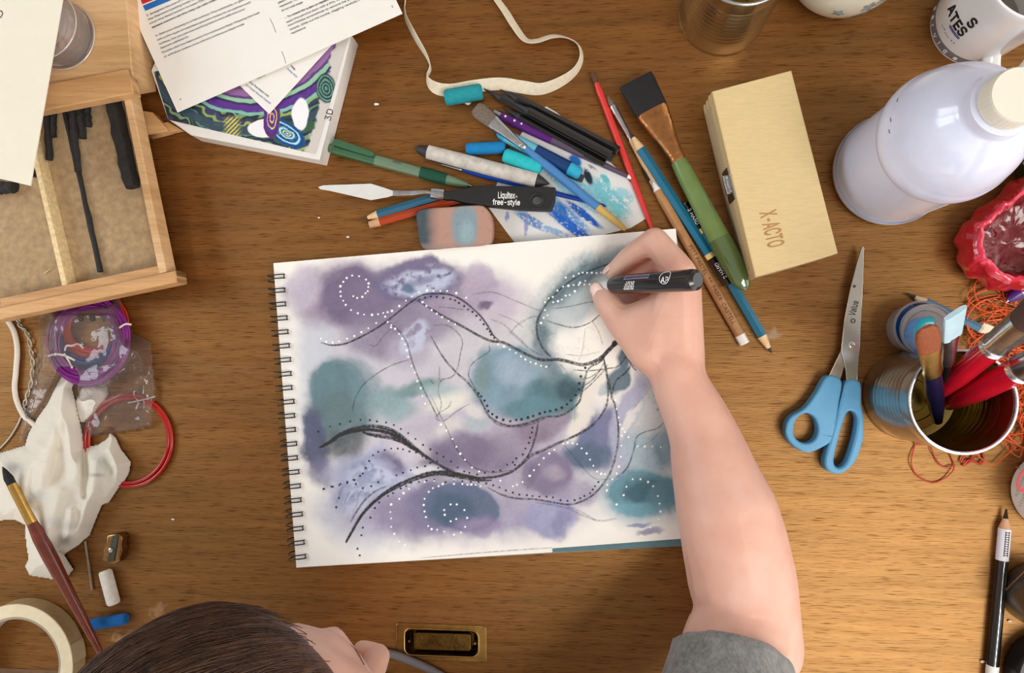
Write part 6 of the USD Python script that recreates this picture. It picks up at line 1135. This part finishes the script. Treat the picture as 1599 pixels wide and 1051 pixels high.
CHE, WAI, HIP = np.array([-.12, -.53, .10]), np.array([-.11, -.64, -.10]), np.array([-.10, -.72, -.27])
ox = np.array([.07, 0, 0])
torso = [hull((SH, .052), (SL, .052), (CHE + ox, .10), (CHE - ox, .10)), hull((CHE + ox, .10), (CHE - ox, .10), (WAI + ox * .7, .095), (WAI - ox * .7, .095)), hull((WAI + ox * .7, .095), (WAI - ox * .7, .095), (HIP + ox, .11), (HIP - ox, .11))]
lel, lwr = np.array([-.38, -.58, -.01]), np.array([-.24, -.50, -.165])
larm = chain([(SL, .052), (lel, .040), (lwr, .024)]) + [hull((lwr, .024), (lwr + [.05, .03, -.005], .018), (lwr + [.045, .05, -.01], .016))]
for k in range(5): larm.append(hull((lwr + [.05 - .004 * k, .025 + .008 * k, -.005], .010), (lwr + [.095 - .012 * k, .035 + .014 * k, -.012 - .003 * k], .0078)))
bits = palm + chain(thumb) + chain(index) + chain(middle) + chain(ring) + chain(pinky) + chain(fore) + chain(upper) + head + torso + larm
body = Manifold.batch_boolean(bits, manifold3d.OpType.Add).refine_to_length(.0038)
bm = body.to_mesh(); tb_ = trimesh.Trimesh(np.array(bm.vert_properties[:, :3], float), np.array(bm.tri_verts), process=True)
trimesh.smoothing.filter_taubin(tb_, lamb=.55, nu=.56, iterations=40)
person = thing('person', 'brown haired person in a grey t-shirt leaning over the desk and drawing with a marker', 'person', at(1150, 950))
bodyp = obj('body', (np.array(tb_.vertices), np.array(tb_.faces)), SKIN, person, smooth=True)
NAIL = mat('nail', (232, 196, 184), rough=.25, var=.03)
def nail(tip, prev, up, w, L, name='fingernail'):
    t = tip[0] - prev[0]; t /= np.linalg.norm(t); u = np.asarray(up, float); u -= t * (u @ t); u /= np.linalg.norm(u)
    c = tip[0] + u * (tip[1] * .86) + t * tip[1] * .25
    obj(name, fixn(rod(c - t * L, c + t * L, [(0, w * .6, .0006), (.25, w, .0010), (.75, w * .95, .0010), (1, w * .5, .0005)], 14, 2.4, up=tuple(u))), NAIL, person)
nail(thumb[3], thumb[2], (-.5, .2, .8), .0052, .0058); nail(index[3], index[2], (-.3, .75, .6), .0044, .0052); nail(middle[3], middle[2], (-.4, .6, .5), .0042, .0050)
# shirt
HEATH_N = {'p': ('principled_bsdf', {'roughness': .95, 'sheen_weight': .2}), 'g': ('geometry', {}), 'm': ('mapping', {'scale': (500, 120, 500)}), 'n': ('noise_texture', {'scale': 1.0, 'detail': 3.0}), 'n2': ('noise_texture', {'scale': 90.0, 'detail': 3.0}),
           'x': ('mix_float', {'fac': .5}), 'r': ('rgb_ramp', {'ramp': [(.3, tuple(lin((96, 98, 96)))), (.7, tuple(lin((150, 150, 146))))]}), 'b': ('bump', {'strength': .4, 'distance': .0004})}
HEATH = usdkit.material(stage, '/World/Looks/heather_grey', HEATH_N, [('g.position', 'm.vector'), ('m.vector', 'n.vector'), ('g.position', 'n2.vector'), ('n.fac', 'x.a'), ('n2.fac', 'x.b'), ('x.result', 'r.fac'), ('r.color', 'p.base_color'), ('n.fac', 'b.height'), ('b.normal', 'p.normal')], surface='p.BSDF')
ax = SH - upper[2][0]; ax /= np.linalg.norm(ax)
h0 = at(1140, 1032, .072)
sl0 = h0 - ax * .03
sleeve = hull((sl0, .0430), (h0 + ax * .03, .0450), (h0 + ax * .09, .052)) + hull((h0 + ax * .09, .052), (SH, .064))
hn = np.array(ax); hn = hn / np.linalg.norm(hn)
sleeve = sleeve.trim_by_plane([float(x) for x in hn], float(hn @ h0))
lsl = hull((SL, .062), (SL + (lel - SL) * .6, .052))
shirt = sleeve + lsl + hull((SH, .062), (SL, .062), (CHE + ox, .110), (CHE - ox, .110)) + hull((CHE + ox, .110), (CHE - ox, .110), (WAI + ox * .7, .108), (WAI - ox * .7, .108)) + hull((WAI + ox * .7, .108), (WAI - ox * .7, .108), (HIP + ox, .118), (HIP - ox, .118))
shm = shirt.refine_to_length(.007).to_mesh(); ts = trimesh.Trimesh(np.array(shm.vert_properties[:, :3], float), np.array(shm.tri_verts), process=True)
trimesh.smoothing.filter_taubin(ts, lamb=.5, nu=.51, iterations=10)
sv = np.array(ts.vertices); sv = sv + np.array(ts.vertex_normals) * ((fbm2(sv[:, 0] * 900 + sv[:, 2] * 500, sv[:, 1] * 900 - sv[:, 2] * 600, 34, 401, 3) - .5) * .007)[:, None]
obj('t_shirt', (sv, np.array(ts.faces)), HEATH, person, smooth=True, label='heather grey short sleeved t-shirt')
tr_ = [hull((HIP + ox, .112), (HIP - ox, .112))]
for s in (-1, 1):
    k0, kn_, an = HIP + ox * s, np.array([-.10 + .12 * s, -.30, -.27]), np.array([-.10 + .12 * s, -.34, -.69])
    tr_ += [hull((k0, .10), (kn_, .066)), hull((kn_, .066), (an, .045)), hull((an - [0, 0, .01], .035), (an + [0, .15, -.02], .028))]
tm_ = Manifold.batch_boolean(tr_, manifold3d.OpType.Add).refine_to_length(.02).to_mesh()
obj('trousers', (np.array(tm_.vert_properties[:, :3], float), np.array(tm_.tri_verts)), mat('denim', (52, 60, 80), rough=.9), person, smooth=True)
# hair: a combed shell with fine strands over it
EC, ER = np.array([-.016, .006, .018]), np.array([.1060, .0985, .0990])
ico = trimesh.creation.icosphere(6, 1.0); d_ = np.array(ico.vertices)
def hairline(d): p = EC + d * ER; return p[:, 0] * .80 - p[:, 2] * .42 - .017 + .010 * np.abs(p[:, 1] / .08) ** 1.5 * -1 + np.where(p[:, 2] < -.02, (-.02 - p[:, 2]) * .5, 0)
def groove(d): a = np.arctan2(d[:, 1], d[:, 2] + .35 * (1 - d[:, 0])); return .0022 * (fbm2(a * 60, d[:, 0] * 6, 3.2, 411, 3) - .5) * 2 + .0030 * (fbm2(a * 18, d[:, 0] * 3, 4, 415, 2) - .5) * 2
keep = hairline(d_) < 0
fade = np.clip(-hairline(d_) / .02, 0, 1)
hv = (EC + d_ * (ER * (.955 + .045 * fade[:, None]))) + d_ * (groove(d_) * fade)[:, None]
fk = keep[np.array(ico.faces)].all(1)
hvw = HC + hv @ HR.T
HAIR_N = {'p': ('principled_bsdf', {'roughness': .42, 'specular_ior_level': .4}), 'a': ('attribute', {'attribute': 'paint'})}
HAIR = usdkit.material(stage, '/World/Looks/brown_hair', HAIR_N, [('a.color', 'p.base_color')], surface='p.BSDF')
ang_ = np.arctan2(d_[:, 1], d_[:, 2] + .35 * (1 - d_[:, 0])); st_ = fbm2(ang_ * 60, d_[:, 0] * 4, 2.0, 421, 3)
hc_ = lin((38, 22, 15)) * (1 - st_[:, None]) + lin((128, 90, 62)) * st_[:, None]
hair = obj('hair', (hvw, np.array(ico.faces)[fk]), HAIR, person, smooth=True, color=hc_, label='brown hair combed back from the forehead')
g_ = np.random.default_rng(5); NS = 5200; P0 = g_.normal(size=(NS * 3, 3)); P0 /= np.linalg.norm(P0, axis=1, keepdims=True); P0 = P0[hairline(P0) < .002][:NS]
pts = []; cur = P0.copy(); lift = 1.0 + g_.random(len(P0)) * .016
for s in range(9):
    q_ = EC + cur * ER * (lift * (.97 + .03 * np.clip(-hairline(cur) / .02, 0, 1)))[:, None] + cur * (groove(cur) * np.clip(-hairline(cur) / .02, 0, 1))[:, None]
    pts.append(HC + q_ @ HR.T)
    v_ = np.array([-1.0, 0, -.25]) + np.stack([0 * cur[:, 0], .35 * cur[:, 1] * (cur[:, 0] < 0) * -1, 0 * cur[:, 0]], 1) + g_.normal(size=cur.shape) * .10
    v_ -= cur * (v_ * cur).sum(1, keepdims=True); v_ /= np.linalg.norm(v_, axis=1, keepdims=True); cur = cur + v_ * .085; cur /= np.linalg.norm(cur, axis=1, keepdims=True)
pts = np.stack(pts, 1)
bc_ = UsdGeom.BasisCurves.Define(stage, hair + '/hair_strands'); bc_.CreateTypeAttr('cubic'); bc_.CreateBasisAttr('catmullRom'); bc_.CreateWrapAttr('pinned')
bc_.CreatePointsAttr(Vt.Vec3fArray.FromNumpy((pts.reshape(-1, 3) - LOC[person]).astype(np.float32))); bc_.CreateCurveVertexCountsAttr(Vt.IntArray.FromNumpy(np.full(len(pts), 9, np.int32)))
bc_.CreateWidthsAttr(Vt.FloatArray([.00042])); bc_.SetWidthsInterpolation('constant')
UsdShade.MaterialBindingAPI.Apply(bc_.GetPrim()).Bind(mat('hair_fibre', (74, 47, 31), rough=.4, var=.45, scale=80)); keys(bc_.GetPrim(), kind='stuff')
bun = ball(HC + HR @ np.array([-.118, 0, -.01]), .034, 40); bmh = bun.to_mesh()
obj('hair_bun', (np.array(bmh.vert_properties[:, :3], float), np.array(bmh.tri_verts)), mat('hair_fibre', (74, 47, 31)), hair, smooth=True)
for s in (-1, 1):
    obj('eyebrow', fixn(sweep(spline([Hd(.087, s * .012, .013), Hd(.086, s * .026, .017), Hd(.076, s * .042, .011)], 14), np.linspace(.0032, .0014, 14), .0016, 8)), mat('hair_fibre', (74, 47, 31)), person)
    e = Hd(.0745, s * .031, -.020); obj('eye', fixn(lathe([(0, -.009)] + [(.009 * math.cos(q), .009 * math.sin(q)) for q in np.linspace(-1.4, 1.4, 12)] + [(0, .009)], e, 20)), mat('eye_white', (222, 216, 210), rough=.15), person, smooth=True)
obj('lips', fixn(sweep(spline([Hd(.094, -.019, -.0665), Hd(.1015, -.006, -.0655), Hd(.1015, .006, -.0655), Hd(.094, .019, -.0665)], 16), .0018, .0040, 10, up=tuple(HR @ np.array([0, 0, 1.0])))), mat('lip', (186, 110, 100), rough=.4), person)
# the marker in the hand
N0, T0 = at(925, 447, .0130), at(1090, 437, .1060)
mk = thing('paint_marker', 'fat black paint marker held in the right hand', 'marker', N0)
LL = np.linalg.norm(T0 - N0)
stick(mk, N0, T0, [('nib', MATS['white_enamel'], [(0, .0010), (.02, .0017), (.045, .0018)], 16), ('white_nose', C('nose_white', (214, 214, 216)), [(.045, .0026), (.12, .0040), (.19, .0046), (.22, .0052)], 24), ('barrel', BLACKL, [(.22, .0060), (.26, .0074), (.60, .0078), (.95, .0080), (.985, .0074), (1.0, .0050)], 32)])
tx_ = T0 - N0; tx_ /= LL; sdv = np.cross([0, 0, 1.0], tx_); sdv /= np.linalg.norm(sdv)
VIO = mat('sticker_violet', (150, 140, 170), rough=.5, var=0)
def pen_text(s, t0, h, roll, m_, bold=False, length=None):
    v, f = on_rod(s, N0, T0, t0, .00785, h, bold=bold, roll=roll); 
    obj('lettering', (v, f), m_, mk)
pen_text('IIIIIIIIIIIII', .40, .0036, .55, VIO, True)
for k, (s, ro_) in enumerate([('llll llllll ll lllll', -.62), ('lll ll llll lllll ll', -.40), ('llll ll lll llllll', -.18), ('ll lllll lll llll', .02)]): pen_text(s, .40 + .012 * k, .0015, ro_, MATS['print_white'])
pen_text('AP', .755, .0042, .05, MATS['print_white'], True)
rg_ = []; 
for r0 in (.0052,):
    q_ = np.linspace(0, 2 * np.pi, 30, endpoint=False); cA = N0 + tx_ * LL * .785
    aa_ = r0 * np.sin(q_) / .0079 + .32; ring3 = cA + tx_ * (r0 * np.cos(q_))[:, None] + (np.sin(aa_) * .0080)[:, None] * sdv + (np.cos(aa_) * .0080)[:, None] * np.cross(tx_, sdv)
    obj('emblem_ring', sweep(ring3, .00028, n=5, closed=True), MATS['print_white'], mk)
